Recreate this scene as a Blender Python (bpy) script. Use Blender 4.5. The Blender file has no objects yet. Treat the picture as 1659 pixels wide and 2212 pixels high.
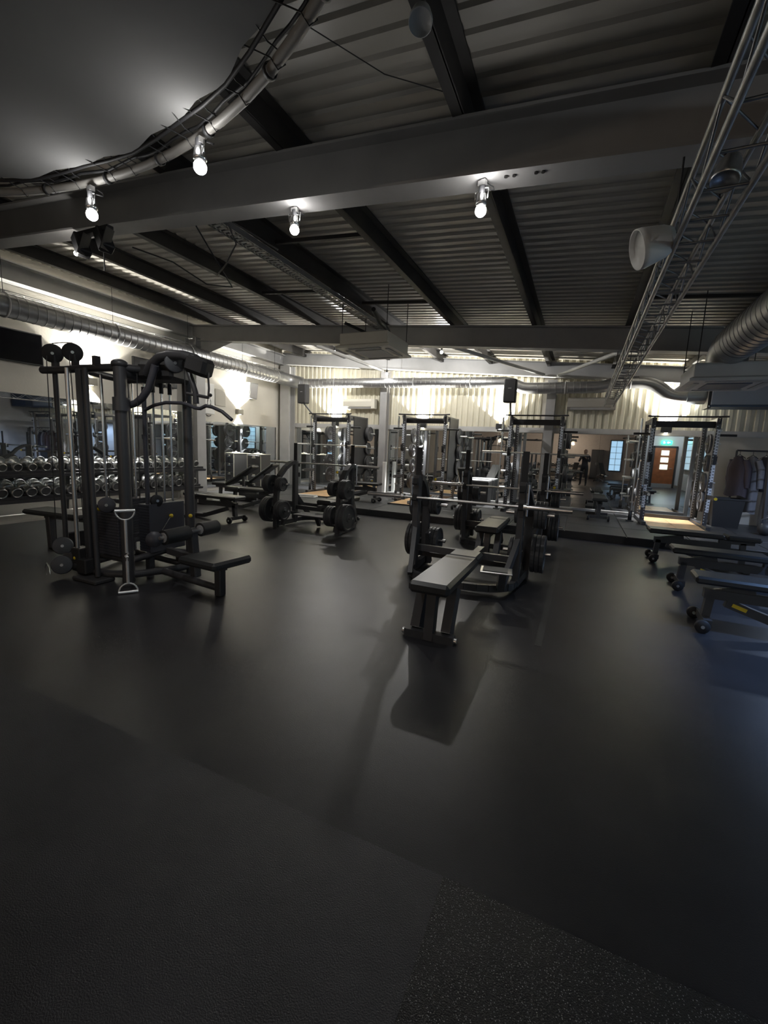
import bpy, bmesh, math, random
from mathutils import Vector, Matrix, Euler, Quaternion
random.seed(7)
R = math.radians
C = bpy.context.scene.collection
scene = bpy.context.scene

# ------------------------------------------------------------------ camera
FPX = 934.0
yaw, pitch, roll = R(24.09), R(8.36), R(2.45)
fw = Vector((-math.sin(yaw)*math.cos(pitch), math.cos(yaw)*math.cos(pitch), -math.sin(pitch)))
rt0 = Vector((math.cos(yaw), math.sin(yaw), 0)); up0 = rt0.cross(fw)
rt = rt0*math.cos(roll) + up0*math.sin(roll); up = -rt0*math.sin(roll) + up0*math.cos(roll)
cam_d = bpy.data.cameras.new('camera'); cam = bpy.data.objects.new('camera', cam_d); C.objects.link(cam)
cam_d.sensor_fit = 'HORIZONTAL'; cam_d.sensor_width = 36.0; cam_d.lens = FPX/1659*36.0
cam_d.clip_start = 0.03; cam_d.clip_end = 200
m = Matrix((rt, up, -fw)).transposed().to_4x4(); m.translation = Vector((0, 0, 1.4)); cam.matrix_world = m
scene.camera = cam

# ------------------------------------------------------------------ world, exposure
w = bpy.data.worlds.new('night'); scene.world = w; w.use_nodes = True
w.node_tree.nodes['Background'].inputs[0].default_value = (0.05, 0.07, 0.12, 1)
w.node_tree.nodes['Background'].inputs[1].default_value = 0.02
vs = scene.view_settings
vs.view_transform = 'Standard'; vs.look = 'None'; vs.gamma = 1.0; vs.use_curve_mapping = False
vs.exposure = 0.35
LAMP = 20.0      # hanging bulbs
SPOT_UP = 380.0  # wall up lights
SPOT_DN = 300.0
WINDOW = 0.5     # dusk windows

# ------------------------------------------------------------------ materials
MATS = {}
def mat(name, col, rough=0.5, metal=0.0, bump=0.0, bscale=60.0, var=0.0, vscale=8.0, emit=None, es=0.0, spec=0.5, alpha=None, trans=0.0, bdist=0.01):
    if name in MATS: return MATS[name]
    M = bpy.data.materials.new(name); M.use_nodes = True
    nt = M.node_tree; b = nt.nodes['Principled BSDF']
    b.inputs['Base Color'].default_value = (*col, 1); b.inputs['Roughness'].default_value = rough
    b.inputs['Metallic'].default_value = metal; b.inputs['Specular IOR Level'].default_value = spec
    if trans: b.inputs['Transmission Weight'].default_value = trans
    if emit: b.inputs['Emission Color'].default_value = (*emit, 1); b.inputs['Emission Strength'].default_value = es
    if bump or var:
        tc = nt.nodes.new('ShaderNodeTexCoord')
    if bump:
        n = nt.nodes.new('ShaderNodeTexNoise'); n.inputs['Scale'].default_value = bscale; n.inputs['Detail'].default_value = 3
        bp = nt.nodes.new('ShaderNodeBump'); bp.inputs['Strength'].default_value = bump; bp.inputs['Distance'].default_value = bdist
        nt.links.new(tc.outputs['Object'], n.inputs['Vector']); nt.links.new(n.outputs['Fac'], bp.inputs['Height'])
        nt.links.new(bp.outputs['Normal'], b.inputs['Normal'])
    if var:
        n2 = nt.nodes.new('ShaderNodeTexNoise'); n2.inputs['Scale'].default_value = vscale; n2.inputs['Detail'].default_value = 4
        rp = nt.nodes.new('ShaderNodeValToRGB')
        rp.color_ramp.elements[0].color = (*[max(0, c*(1-var)) for c in col], 1); rp.color_ramp.elements[0].position = 0.3
        rp.color_ramp.elements[1].color = (*[min(1, c*(1+var)) for c in col], 1); rp.color_ramp.elements[1].position = 0.7
        nt.links.new(tc.outputs['Object'], n2.inputs['Vector']); nt.links.new(n2.outputs['Fac'], rp.inputs['Fac'])
        nt.links.new(rp.outputs['Color'], b.inputs['Base Color'])
    MATS[name] = M
    return M
RUB = mat('floor_rubber', (0.038, 0.0375, 0.042), 0.34, bump=0.25, bscale=220, var=0.25, vscale=1.6, bdist=0.004)
TILE = mat('tile_rubber', (0.045, 0.046, 0.05), 0.40, bump=0.2, bscale=160, var=0.2, vscale=3, bdist=0.004)
MATSM = mat('mat_smooth', (0.046, 0.046, 0.054), 0.45, bump=0.4, bscale=240, var=0.2, vscale=3, bdist=0.006)
def speckle():  # speckled mat, with its specular sparkle painted into the pale flecks
    M = mat('mat_speckled', (0.022, 0.022, 0.023), 0.42, bump=0.5, bscale=260, bdist=0.006)
    nt = M.node_tree; b = nt.nodes['Principled BSDF']
    tc = nt.nodes.new('ShaderNodeTexCoord'); v = nt.nodes.new('ShaderNodeTexVoronoi'); v.inputs['Scale'].default_value = 150
    rp = nt.nodes.new('ShaderNodeValToRGB')
    rp.color_ramp.elements[0].color = (0.55, 0.55, 0.56, 1); rp.color_ramp.elements[0].position = 0.0
    rp.color_ramp.elements[1].color = (0.02, 0.02, 0.021, 1); rp.color_ramp.elements[1].position = 0.27
    nt.links.new(tc.outputs['Object'], v.inputs['Vector']); nt.links.new(v.outputs['Distance'], rp.inputs['Fac'])
    nt.links.new(rp.outputs['Color'], b.inputs['Base Color'])
    return M
SPK = speckle()
PLAS = mat('plaster', (0.66, 0.63, 0.56), 0.85, bump=0.15, bscale=30, var=0.06, vscale=2)
PLASG = mat('plaster_grey', (0.50, 0.51, 0.53), 0.85, bump=0.15, bscale=30, var=0.05, vscale=2)
CLAD = mat('cladding_cream', (0.67, 0.635, 0.51), 0.5, var=0.05, vscale=2)
DECK = mat('roof_deck', (0.44, 0.42, 0.375), 0.42, var=0.06, vscale=2, metal=0.0)
STEEL = mat('grey_steel', (0.36, 0.355, 0.35), 0.55, bump=0.08, bscale=40, var=0.08, vscale=3)
STEELL = mat('pale_steel', (0.46, 0.46, 0.455), 0.5, var=0.08, vscale=3)
PURL = mat('dark_purlin', (0.030, 0.028, 0.027), 0.6, var=0.15, vscale=4)
TRAY = mat('galvanised_tray', (0.28, 0.28, 0.28), 0.5, metal=0.4)
DUCT = mat('galvanised_duct', (0.36, 0.365, 0.37), 0.40, metal=0.85, var=0.15, vscale=5)
ALU = mat('aluminium', (0.62, 0.62, 0.62), 0.3, metal=0.9, var=0.1, vscale=9)
CHR = mat('chrome', (0.85, 0.85, 0.85), 0.2, metal=1.0)
CHRB = mat('brushed_chrome', (0.74, 0.74, 0.74), 0.32, metal=1.0)
SILV = mat('silver_head', (0.46, 0.46, 0.45), 0.36, metal=0.9, var=0.2, vscale=30)
GUN = mat('dumbbell_grey', (0.12, 0.12, 0.12), 0.32, metal=0.6)
BLK = mat('black_powdercoat', (0.056, 0.056, 0.061), 0.38, bump=0.06, bscale=300)
BLKM = mat('black_matte', (0.024, 0.024, 0.026), 0.6)
STACK = mat('stack_paint', (0.065, 0.066, 0.08), 0.45)
VINYL = mat('black_vinyl', (0.032, 0.033, 0.034), 0.38, bump=0.12, bscale=180, bdist=0.003)
PLATE = mat('plate_rubber', (0.058, 0.058, 0.062), 0.48, bump=0.1, bscale=120)
WHITE = mat('white_plastic', (0.72, 0.72, 0.70), 0.4)
CREAM = mat('cream_plastic', (0.70, 0.67, 0.58), 0.4)
STRIP = mat('white_strip', (0.72, 0.76, 0.82), 0.5)
WOOD = mat('plywood', (0.62, 0.40, 0.20), 0.4, var=0.18, vscale=6)
YEL = mat('yellow', (0.75, 0.55, 0.03), 0.35)
FAB = mat('stretch_fabric', (0.30, 0.30, 0.295), 0.9, bump=0.15, bscale=12, var=0.08, vscale=1.2)
MIRR = mat('mirror_glass', (0.82, 0.85, 0.85), 0.015, metal=1.0)
GLASS = mat('lamp_glass', (0.9, 0.9, 0.9), 0.03, trans=1.0)
BULB = mat('lit_bulb', (1, 1, 1), 0.3, emit=(1.0, 0.97, 0.92), es=20.0)
WARMB = mat('warm_bulb', (1, 1, 1), 0.3, emit=(1.0, 0.62, 0.25), es=30.0)
UPL = mat('lit_lens', (1, 1, 1), 0.3, emit=(1.0, 0.93, 0.72), es=25.0)
TV = mat('screen_glass', (0.006, 0.006, 0.008), 0.12)
CAB = mat('cabinet_steel', (0.055, 0.052, 0.05), 0.4)
CABE = mat('cabinet_edge', (0.62, 0.58, 0.46), 0.4)
DOORM = mat('brown_door', (0.30, 0.10, 0.035), 0.4, var=0.2, vscale=5)
EXIT = mat('exit_green', (0.0, 0.3, 0.15), 0.4, emit=(0.03, 0.9, 0.45), es=4.0)
PANE = mat('dusk_pane', (0.1, 0.2, 0.3), 0.3, emit=(0.55, 0.78, 0.92), es=WINDOW)
PANEW = mat('lit_door_pane', (0.8, 0.85, 0.75), 0.3, emit=(0.9, 1.0, 0.8), es=1.2)
BULKY = mat('navy_lit_panel', (0.045, 0.07, 0.12), 0.5)  # blue light falling on the duct box is put into this colour
SKIN = mat('skin', (0.45, 0.28, 0.2), 0.6)
CLO1 = mat('cloth_dark', (0.045, 0.042, 0.05), 0.9, bump=0.2, bscale=90)
CLO2 = mat('cloth_grey', (0.22, 0.22, 0.24), 0.9, bump=0.2, bscale=90)
CLO3 = mat('cloth_plum', (0.075, 0.062, 0.075), 0.9, bump=0.2, bscale=90)
CLO4 = mat('cloth_pale', (0.40, 0.41, 0.45), 0.9, bump=0.2, bscale=90)

# ------------------------------------------------------------------ mesh builder
class MB:
    def __init__(s): s.v = []; s.f = []; s.sm = []
    def add(s, vs_, fs, smooth=False):
        o = len(s.v); s.v += [tuple(v) for v in vs_]
        s.f += [tuple(i+o for i in f) for f in fs]; s.sm += [smooth]*len(fs); return s
    def box(s, c, d, rot=None, ch=0.0):
        x, y, z = d[0]/2, d[1]/2, d[2]/2; c = Vector(c)
        if ch:
            P = []
            for sz in (-1, 1):
                for (px, py) in ((-x+ch, -y), (x-ch, -y), (x, -y+ch), (x, y-ch), (x-ch, y), (-x+ch, y), (-x, y-ch), (-x, -y+ch)):
                    P.append(Vector((px, py, sz*(z-ch))))
            for sz in (-1, 1):
                for (px, py) in ((-x+ch, -y+ch), (x-ch, -y+ch), (x-ch, y-ch), (-x+ch, y-ch)):
                    P.append(Vector((px, py, sz*z)))
            F = [(i, (i+1) % 8, 8+(i+1) % 8, 8+i) for i in range(8)]
            F += [(16+3, 16+2, 16+1, 16), (20, 21, 22, 23)]
            F += [(1, 0, 16, 17), (3, 2, 17, 18), (5, 4, 18, 19), (7, 6, 19, 16), (2, 1, 17), (4, 3, 18), (6, 5, 19), (0, 7, 16)]
            F += [(8, 9, 21, 20), (10, 11, 22, 21), (12, 13, 23, 22), (14, 15, 20, 23), (9, 10, 21), (11, 12, 22), (13, 14, 23), (15, 8, 20)]
        else:
            P = [Vector((a*x, b*y, e*z)) for e in (-1, 1) for (a, b) in ((-1, -1), (1, -1), (1, 1), (-1, 1))]
            F = [(3, 2, 1, 0), (4, 5, 6, 7), (0, 1, 5, 4), (1, 2, 6, 5), (2, 3, 7, 6), (3, 0, 4, 7)]
        if rot is not None: P = [rot @ p for p in P]
        return s.add([p+c for p in P], F)
    def bar(s, p0, p1, wd, ht=None, upv=(0, 0, 1), ch=0.0):
        p0 = Vector(p0); p1 = Vector(p1); ht = ht or wd
        d = p1-p0; L = d.length; d = d.normalized(); u = Vector(upv)
        if abs(d.dot(u)) > 0.98: u = Vector((0, 1, 0))
        x = d.cross(u).normalized(); z = x.cross(d)
        return s.box((p0+p1)/2, (wd, L, ht), Matrix((x, d, z)).transposed(), ch)
    def cyl(s, p0, p1, r, n=12, r1=None, cap=True):
        p0 = Vector(p0); p1 = Vector(p1); r1 = r if r1 is None else r1
        d = (p1-p0).normalized(); a = Vector((0, 0, 1)) if abs(d.z) < 0.9 else Vector((1, 0, 0))
        x = d.cross(a).normalized(); y = d.cross(x)
        A = [p0+(x*math.cos(2*math.pi*i/n)+y*math.sin(2*math.pi*i/n))*r for i in range(n)]
        B = [p1+(x*math.cos(2*math.pi*i/n)+y*math.sin(2*math.pi*i/n))*r1 for i in range(n)]
        s.add(A+B, [(i, n+i, n+(i+1) % n, (i+1) % n) for i in range(n)], True)
        if cap:
            s.add(A, [tuple(range(n))]); s.add(B, [tuple(range(n-1, -1, -1))])
        return s
    def tube(s, path, r, n=10, closed=False):
        P = [Vector(p) for p in path]; N = len(P); rings = []
        prev = None
        for i in range(N):
            if closed: t = (P[(i+1) % N]-P[i-1]).normalized()
            else: t = (P[min(i+1, N-1)]-P[max(i-1, 0)]).normalized()
            if prev is None:
                a = Vector((0, 0, 1)) if abs(t.z) < 0.9 else Vector((1, 0, 0)); x = t.cross(a).normalized()
            else: x = (prev-t*prev.dot(t)).normalized()
            prev = x; y = t.cross(x)
            rr = r[i] if isinstance(r, (list, tuple)) else r
            rings.append([P[i]+(x*math.cos(2*math.pi*k/n)+y*math.sin(2*math.pi*k/n))*rr for k in range(n)])
        V = [v for q in rings for v in q]; F = []
        for i in range(N if closed else N-1):
            j = (i+1) % N
            for k in range(n): F.append((i*n+k, i*n+(k+1) % n, j*n+(k+1) % n, j*n+k))
        s.add(V, F, True)
        if not closed:
            s.add(rings[0], [tuple(range(n-1, -1, -1))]); s.add(rings[-1], [tuple(range(n))])
        return s
    def lathe(s, prof, o=(0, 0, 0), ax=(0, 0, 1), n=24, smooth=True):
        o = Vector(o); d = Vector(ax).normalized(); a = Vector((0, 0, 1)) if abs(d.z) < 0.9 else Vector((1, 0, 0))
        x = d.cross(a).normalized(); y = d.cross(x); V = []; F = []
        for (r, h) in prof:
            for k in range(n):
                t = 2*math.pi*k/n; V.append(o+d*h+(x*math.cos(t)+y*math.sin(t))*r)
        for i in range(len(prof)-1):
            for k in range(n): F.append((i*n+k, (i+1)*n+k, (i+1)*n+(k+1) % n, i*n+(k+1) % n))
        s.add(V, F, smooth)
        return s
    def sphere(s, c, r, n=12, mrings=8, sc=(1, 1, 1)):
        V = []; F = []
        for i in range(mrings+1):
            t = math.pi*i/mrings
            for k in range(n):
                p = 2*math.pi*k/n
                V.append((c[0]+r*sc[0]*math.sin(t)*math.cos(p), c[1]+r*sc[1]*math.sin(t)*math.sin(p), c[2]+r*sc[2]*math.cos(t)))
        for i in range(mrings):
            for k in range(n): F.append((i*n+k, (i+1)*n+k, (i+1)*n+(k+1) % n, i*n+(k+1) % n))
        return s.add(V, F, True)
    def mesh(s, name, off=(0, 0, 0)):
        me = bpy.data.meshes.new(name)
        me.from_pydata([(v[0]-off[0], v[1]-off[1], v[2]-off[2]) for v in s.v], [], s.f)
        me.polygons.foreach_set('use_smooth', s.sm); me.update()
        return me
    def build(s, name, M, parent=None, loc=None, world=False):
        off = tuple(parent.location) if (world and parent) else (loc or (0, 0, 0) if not parent else (0, 0, 0))
        me = s.mesh(name, off); me.materials.append(M)
        o = bpy.data.objects.new(name, me); C.objects.link(o)
        if parent: o.parent = parent
        elif loc: o.location = loc
        return o
def tag(o, label=None, cat=None, group=None, kind=None):
    if label: o['label'] = label
    if cat: o['category'] = cat
    if group: o['group'] = group
    if kind: o['kind'] = kind
    return o
def thing(name, label, cat, loc=(0, 0, 0), rz=0.0, group=None):
    o = bpy.data.objects.new(name, None); C.objects.link(o); o.location = loc; o.rotation_euler = (0, 0, rz)
    o.empty_display_size = 0.1
    return tag(o, label, cat, group)
def inst(name, me, parent=None, loc=(0, 0, 0), rot=(0, 0, 0)):
    o = bpy.data.objects.new(name, me); C.objects.link(o); o.location = loc; o.rotation_euler = rot
    if parent: o.parent = parent
    return o
def copy_tree(o, parent=None):
    c = o.copy(); C.objects.link(c)
    if parent: c.parent = parent
    for ch in [x for x in bpy.data.objects if x.parent == o]: copy_tree(ch, c)
    return c
def light(kind, loc, power, col, parent=None, **k):
    d = bpy.data.lights.new('lamp_light', kind); d.energy = power; d.color = col
    for a, b in k.items():
        if a != 'rot': setattr(d, a, b)
    o = bpy.data.objects.new('lamp_light', d); C.objects.link(o); o.location = loc
    if 'rot' in k: o.rotation_euler = k['rot']
    if parent:
        o.parent = parent; o.location = Vector(loc)
    return o

# ------------------------------------------------------------------ structure
XL, XR, YB, YR = -8.7, 4.6, 11.4, -9.0
ZP = 0.13                       # raised platform height
TS = 0.0748                     # roof slope (falls to the right)
zr = lambda x, a: a - TS*x      # roof family of planes
def struct(name, mb, M): return tag(mb.build(name, M), kind='structure')

fl = struct('floor', MB().box(((XL+XR)/2, (YR+YB)/2, -0.06), (XR-XL+0.4, YB-YR+0.4, 0.12)), RUB)
# rubber mats laid near the camera, thin, with seams
MB().box((-1.94, 0.72, 0.004), (3.318, 1.03, 0.008)).build('rubber_mat', MATSM, fl)
MB().box((1.44, 0.72, 0.004), (3.441, 1.03, 0.008)).build('rubber_mat', SPK, fl)
MB().box((-1.9, -0.35, 0.004), (3.2, 1.08, 0.008)).build('rubber_mat', MATSM, fl)
MB().box((1.45, -0.35, 0.004), (3.44, 1.08, 0.008)).build('rubber_mat', SPK, fl)
# roll seams of the main floor: thin welded strips, slightly proud
for sx in (-0.16,):
    MB().box((sx, 5.6, 0.0008), (0.05, 4.7, 0.0016)).build('floor_seam', mat('seam_rubber', (0.065, 0.065, 0.066), 0.36), fl)
# raised rubber platform along the back wall
pf = struct('floor_platform', MB().box(((XL+XR)/2, (8.02+YB)/2, (ZP-0.012)/2), (XR-XL, YB-8.02, ZP-0.012)), RUB)
tm = None
nx = 14; tw = (XR-XL)/nx
for j, (y0, y1) in enumerate(((8.02, 9.0), (9.0, 10.0), (10.0, 11.38))):
    tmesh = MB().box((0, 0, 0), (tw-0.012, y1-y0-0.012, 0.024), ch=0.004).mesh('rubber_tile'); tmesh.materials.append(TILE)
    for i in range(nx): inst('rubber_tile', tmesh, pf, (XL+tw*(i+0.5), (y0+y1)/2, ZP-0.012))

wl = struct('wall_left', MB().box((XL-0.1, (YR+YB)/2, 2.2), (0.2, YB-YR+0.4, 4.4)), PLAS)
wb = struct('wall_back', MB().box(((XL+XR)/2, YB+0.1, 2.2), (XR-XL+0.2, 0.2, 4.4)), PLAS)
wr = struct('wall_right', MB().box((XR+0.1, (-3.7+YB)/2, 2.2), (0.2, YB+3.7+0.2, 4.4)), PLASG)
wf = struct('wall_rear', MB().box(((XL+3.0)/2, YR-0.1, 2.2), (3.0-XL+0.4, 0.2, 4.4)), mat('plaster_rose', (0.48, 0.44, 0.42), 0.85, var=0.05))
wd = struct('wall_door', MB().box(((3.0+XR)/2, -3.8, 2.2), (XR-3.0+0.4, 0.2, 4.4)), PLASG)
wp = struct('wall_partition', MB().box((3.1, (YR-3.7)/2, 2.2), (0.2, -3.7-YR, 4.4)), PLASG)

def corrugated(length, height, period=0.15, depth=0.03):
    """profile runs along x, sheet stands in z; front faces -y"""
    mb = MB(); n = int(length/period); V = []; F = []
    for i in range(n):
        x = i*period
        for (dx, dy) in ((0, 0), (0.30, 0), (0.42, -depth), (0.78, -depth), (0.90, 0)):
            V += [(x+dx*period, dy, 0), (x+dx*period, dy, height)]
    V += [(n*period, 0, 0), (n*period, 0, height)]
    for i in range(len(V)//2-1): F.append((2*i, 2*i+2, 2*i+3, 2*i+1))
    mb.add(V, F); return mb
# corrugated cladding above the mirrors, one sheet between each pair of columns
for (a, b) in ((-8.5, -5.3), (-5.05, -0.9), (-0.7, 1.9), (1.9, 4.45)):
    cs = corrugated(b-a, 2.25).build('corrugated_sheet', CLAD, wb); cs.location = (a, YB-0.005, 2.06)
MB().box((-2.05, YB-0.02, 2.0), (13.3, 0.04, 0.12)).build('wall_rail', STEELL, wb)
# columns
def ibeam_v(x, y, z0, z1, wx=0.2, wy=0.2, t=0.02, web='x'):
    mb = MB(); h = (z0+z1)/2; L = z1-z0
    if web == 'x':
        mb.box((x-wx/2+t/2, y, h), (t, wy, L)); mb.box((x+wx/2-t/2, y, h), (t, wy, L)); mb.box((x, y, h), (wx-2*t, t, L))
    else:
        mb.box((x, y-wy/2+t/2, h), (wx, t, L)); mb.box((x, y+wy/2-t/2, h), (wx, t, L)); mb.box((x, y, h), (t, wy-2*t, L))
    return mb
for (x, y) in ((-5.17, 11.28), (-0.8, 11.28)): ibeam_v(x, y, 0, zr(x, 3.1), 0.2, 0.18, web='y').build('column', STEEL, wb)
ibeam_v(-8.42, 11.2, 0, 3.75, 0.34, 0.3, web='y').build('column', STEELL, wb)
for y in (3.0, 7.78, -1.8): ibeam_v(-8.52, y, 0, 3.75, 0.34, 0.26, web='x').build('column', STEELL, wl)
# eaves beam along the left wall
mb = MB(); mb.box((-8.62, 1.2, 3.92), (0.02, 20, 0.3)); mb.box((-8.58, 1.2, 4.06), (0.2, 20, 0.02)); mb.box((-8.58, 1.2, 3.78), (0.2, 20, 0.02))
mb.build('eaves_beam', STEELL, wl)

# ceiling: corrugated deck, sloping; ribs run across (x), profile along y
mb = MB(); V = []; F = []; per = 0.15
n = int((YB-YR+0.4)/per)
for i in range(n):
    y = YR-0.2+i*per
    for (dy, dz) in ((0, 0), (0.35, 0), (0.45, 0.02), (0.80, 0.02), (0.90, 0)):
        for x in (XL-0.1, XR+0.1): V.append((x, y+dy*per, zr(x, 3.60)+dz))
for i in range(len(V)//2-1): F.append((2*i, 2*i+1, 2*i+3, 2*i+2))
mb.add(V, F)
ce = struct('ceiling', mb, DECK)
MB().add([(XL-0.2, YR-0.3, zr(XL-0.2, 3.68)), (XR+0.2, YR-0.3, zr(XR+0.2, 3.68)), (XR+0.2, YB+0.3, zr(XR+0.2, 3.68)), (XL-0.2, YB+0.3, zr(XL-0.2, 3.68))], [(0, 1, 2, 3)]).build('roof_liner', DECK, ce)
# purlins: Z sections along y
PX = [0.47-1.37*k for k in range(-3, 7)]
PX = [4.4, 3.2, 1.84, 0.47, -0.88, -2.25, -3.5, -5.03, -6.4, -7.75]
for x in PX:
    z = zr(x, 3.41); mb = MB()
    L = YB-YR
    mb.box((x, (YR+YB)/2, z+0.09), (0.014, L, 0.18)); mb.box((x-0.035, (YR+YB)/2, z+0.007), (0.07, L, 0.014)); mb.box((x+0.035, (YR+YB)/2, z+0.173), (0.07, L, 0.014))
    mb.build('purlin', PURL, ce)
# rafters: I beams
def rafter(y, M=STEEL, d0=3.06, d1=3.41, fl_w=0.2):
    mb = MB(); x0, x1 = XL+0.1, XR
    def slab(za, zb, y0, y1):
        V = []
        for x in (x0, x1):
            for yy in (y0, y1): V += [(x, yy, zr(x, za)), (x, yy, zr(x, zb))]
        mb.add(V, [(0, 2, 3, 1), (4, 5, 7, 6), (0, 4, 6, 2), (1, 3, 7, 5), (0, 1, 5, 4), (2, 6, 7, 3)])
    slab(d0, d0+0.018, y-fl_w/2, y+fl_w/2); slab(d1-0.018, d1, y-fl_w/2, y+fl_w/2); slab(d0+0.018, d1-0.018, y-0.007, y+0.007)
    return mb.build('rafter', M, ce)
rafter(3.02); rafter(7.8); rafter(-1.8); rafter(-6.6); rafter(11.2, STEELL, 3.16, 3.5, 0.16)
# haunches on the left columns
for y in (3.02, 7.8):
    MB().add([(-8.35, y-0.006, 3.68), (-7.35, y-0.006, 3.62), (-8.35, y-0.006, 3.35), (-8.35, y+0.006, 3.68), (-7.35, y+0.006, 3.62), (-8.35, y+0.006, 3.35)],
             [(0, 2, 1), (3, 4, 5), (0, 1, 4, 3), (1, 2, 5, 4), (2, 0, 3, 5)]).build('haunch', STEELL, ce)
# bolts on the rafter flange by the lamp
for (bx) in (-0.60, -0.55, -0.42, -0.38): MB().cyl((bx, 2.98, zr(bx, 3.06)-0.008), (bx, 2.98, zr(bx, 3.06)+0.002), 0.012, 8).build('bolt', PURL, ce)
# anti-sag struts between purlins
for (xa, xb, y) in ((-3.5, -2.25, 4.4), (-3.5, -2.25, 6.6), (-5.03, -3.5, 6.0), (0.5, 3.2, 6.6)):
    MB().bar((xa, y, zr(xa, 3.46)), (xb, y, zr(xb, 3.46)), 0.04).build('sag_strut', PURL, ce)
# perforated cable tray under the purlins
mb = MB(); xt = -3.66
mb.box((xt-0.09, 5.4, zr(xt, 3.36)), (0.006, 4.6, 0.06)); mb.box((xt+0.09, 5.4, zr(xt, 3.36)), (0.006, 4.6, 0.06))
for i in range(70): mb.box((xt, 3.15+i*0.065, zr(xt, 3.335)), (0.18, 0.035, 0.005))
mb.box((xt-0.06, 5.4, zr(xt, 3.335)), (0.02, 4.6, 0.005)); mb.box((xt+0.06, 5.4, zr(xt, 3.335)), (0.02, 4.6, 0.005))
tag(mb.build('cable_tray', TRAY, loc=(xt, 5.4, 3.6)), 'perforated grey metal cable tray running under the roof between dark purlins', 'cable tray')
# wind braces between far rafter and back wall
for i, (a, b) in enumerate((((-5.28, 7.95, 3.47), (-5.18, 11.1, 3.50)), ((-2.34, 7.95, 3.28), (-1.0, 11.1, 3.27)), ((-0.68, 11.1, 3.25), (0.37, 7.95, 3.05)))):
    MB().cyl(a, b, 0.035, 10).build('wind_brace', STEELL, ce)

# ------------------------------------------------------------------ mirrors, windows, door
def mirror(name, label, x0, x1, z0, z1, plane, axis, cuts):
    r = thing(name, label, 'mirror', ((x0+x1)/2, plane, z0) if axis == 'x' else (plane, (x0+x1)/2, z0))
    xs = [x0]+cuts+[x1]
    for a, b in zip(xs[:-1], xs[1:]):
        g = 0.004
        if axis == 'x': q = MB().box(((a+b)/2, plane, (z0+z1)/2), (b-a-g, 0.008, z1-z0))
        else: q = MB().box((plane, (a+b)/2, (z0+z1)/2), (0.008, b-a-g, z1-z0))
        q.build('mirror_panel', MIRR, r, world=True)
    if axis == 'x': MB().box(((x0+x1)/2, plane, z0-0.02), (x1-x0, 0.03, 0.04)).build('bottom_channel', ALU, r, world=True)
    else: MB().box((plane, (x0+x1)/2, z0-0.02), (0.03, x1-x0, 0.04)).build('bottom_channel', ALU, r, world=True)
    return r
mirror('wall_mirror', 'tall mirror wall behind the dumbbell rack', 1.2, 7.6, 0.25, 2.05, XL+0.012, 'y', [2.4, 3.7, 5.0, 6.3])
mirror('wall_mirror', 'mirror behind the filing cabinet beside the corner column', 8.0, 10.98, 0.25, 1.90, XL+0.012, 'y', [9.0, 10.0])
mirror('wall_mirror', 'mirror behind the power rack next to the corner column', -8.2, -5.3, ZP+0.05, 1.93, YB-0.012, 'x', [-7.2, -6.2])
mirror('wall_mirror', 'long mirror between the two back wall columns', -5.04, -0.93, ZP+0.05, 1.93, YB-0.012, 'x', [-4.0, -3.0, -2.0])
mirror('wall_mirror', 'mirror behind the power rack and lifting platform nearest the clothes rail', -0.67, 2.42, ZP+0.05, 1.93, YB-0.012, 'x', [0.35, 1.38])

def window(name, rect, axis, plane, nx_, nz_, inward, PM=None):
    a0, a1, z0, z1 = rect
    r = bpy.data.objects.new(name, None); C.objects.link(r); tag(r, kind='structure')
    r.location = ((a0+a1)/2, plane, z0) if axis == 'x' else (plane, (a0+a1)/2, z0)
    def bx(u0, u1, v0, v1, th, nm, M, off=0.0):
        c = ((u0+u1)/2, plane+inward*off, (v0+v1)/2) if axis == 'x' else (plane+inward*off, (u0+u1)/2, (v0+v1)/2)
        d = (u1-u0, th, v1-v0) if axis == 'x' else (th, u1-u0, v1-v0)
        MB().box(c, d).build(nm, M, r, world=True)
    f = 0.05
    bx(a0-f, a0, z0-f, z1+f, 0.08, 'window_frame', BLKM); bx(a1, a1+f, z0-f, z1+f, 0.08, 'window_frame', BLKM)
    bx(a0, a1, z0-f, z0, 0.08, 'window_frame', BLKM); bx(a0, a1, z1, z1+f, 0.08, 'window_frame', BLKM)
    pw = (a1-a0)/nx_; ph = (z1-z0)/nz_
    for i in range(nx_):
        for j in range(nz_): bx(a0+i*pw+0.012, a0+(i+1)*pw-0.012, z0+j*ph+0.012, z0+(j+1)*ph-0.012, 0.01, 'pane', PM or PANE)
    bx(a0, a1, z0, z1, 0.006, 'glazing_grid', BLKM, -0.004)
    return r
window('window_1', (1.0, 2.6, 1.0, 2.5), 'y', XR-0.03, 4, 5, -1)
window('window_2', (3.6, 5.2, 1.0, 2.5), 'y', XR-0.03, 4, 5, -1)
window('window_3', (6.4, 7.6, 1.0, 2.5), 'y', XR-0.03, 3, 5, -1)
window('window_4', (-2.6, -0.8, 1.0, 2.5), 'y', XR-0.03, 4, 5, -1)
window('window_5', (1.64, 2.3, 0.6, 2.5), 'x', YR+0.03, 2, 5, 1, mat('dusk_pane_rear', (0.1, 0.2, 0.3), 0.3, emit=(0.45, 0.7, 0.95), es=0.8))

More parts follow.
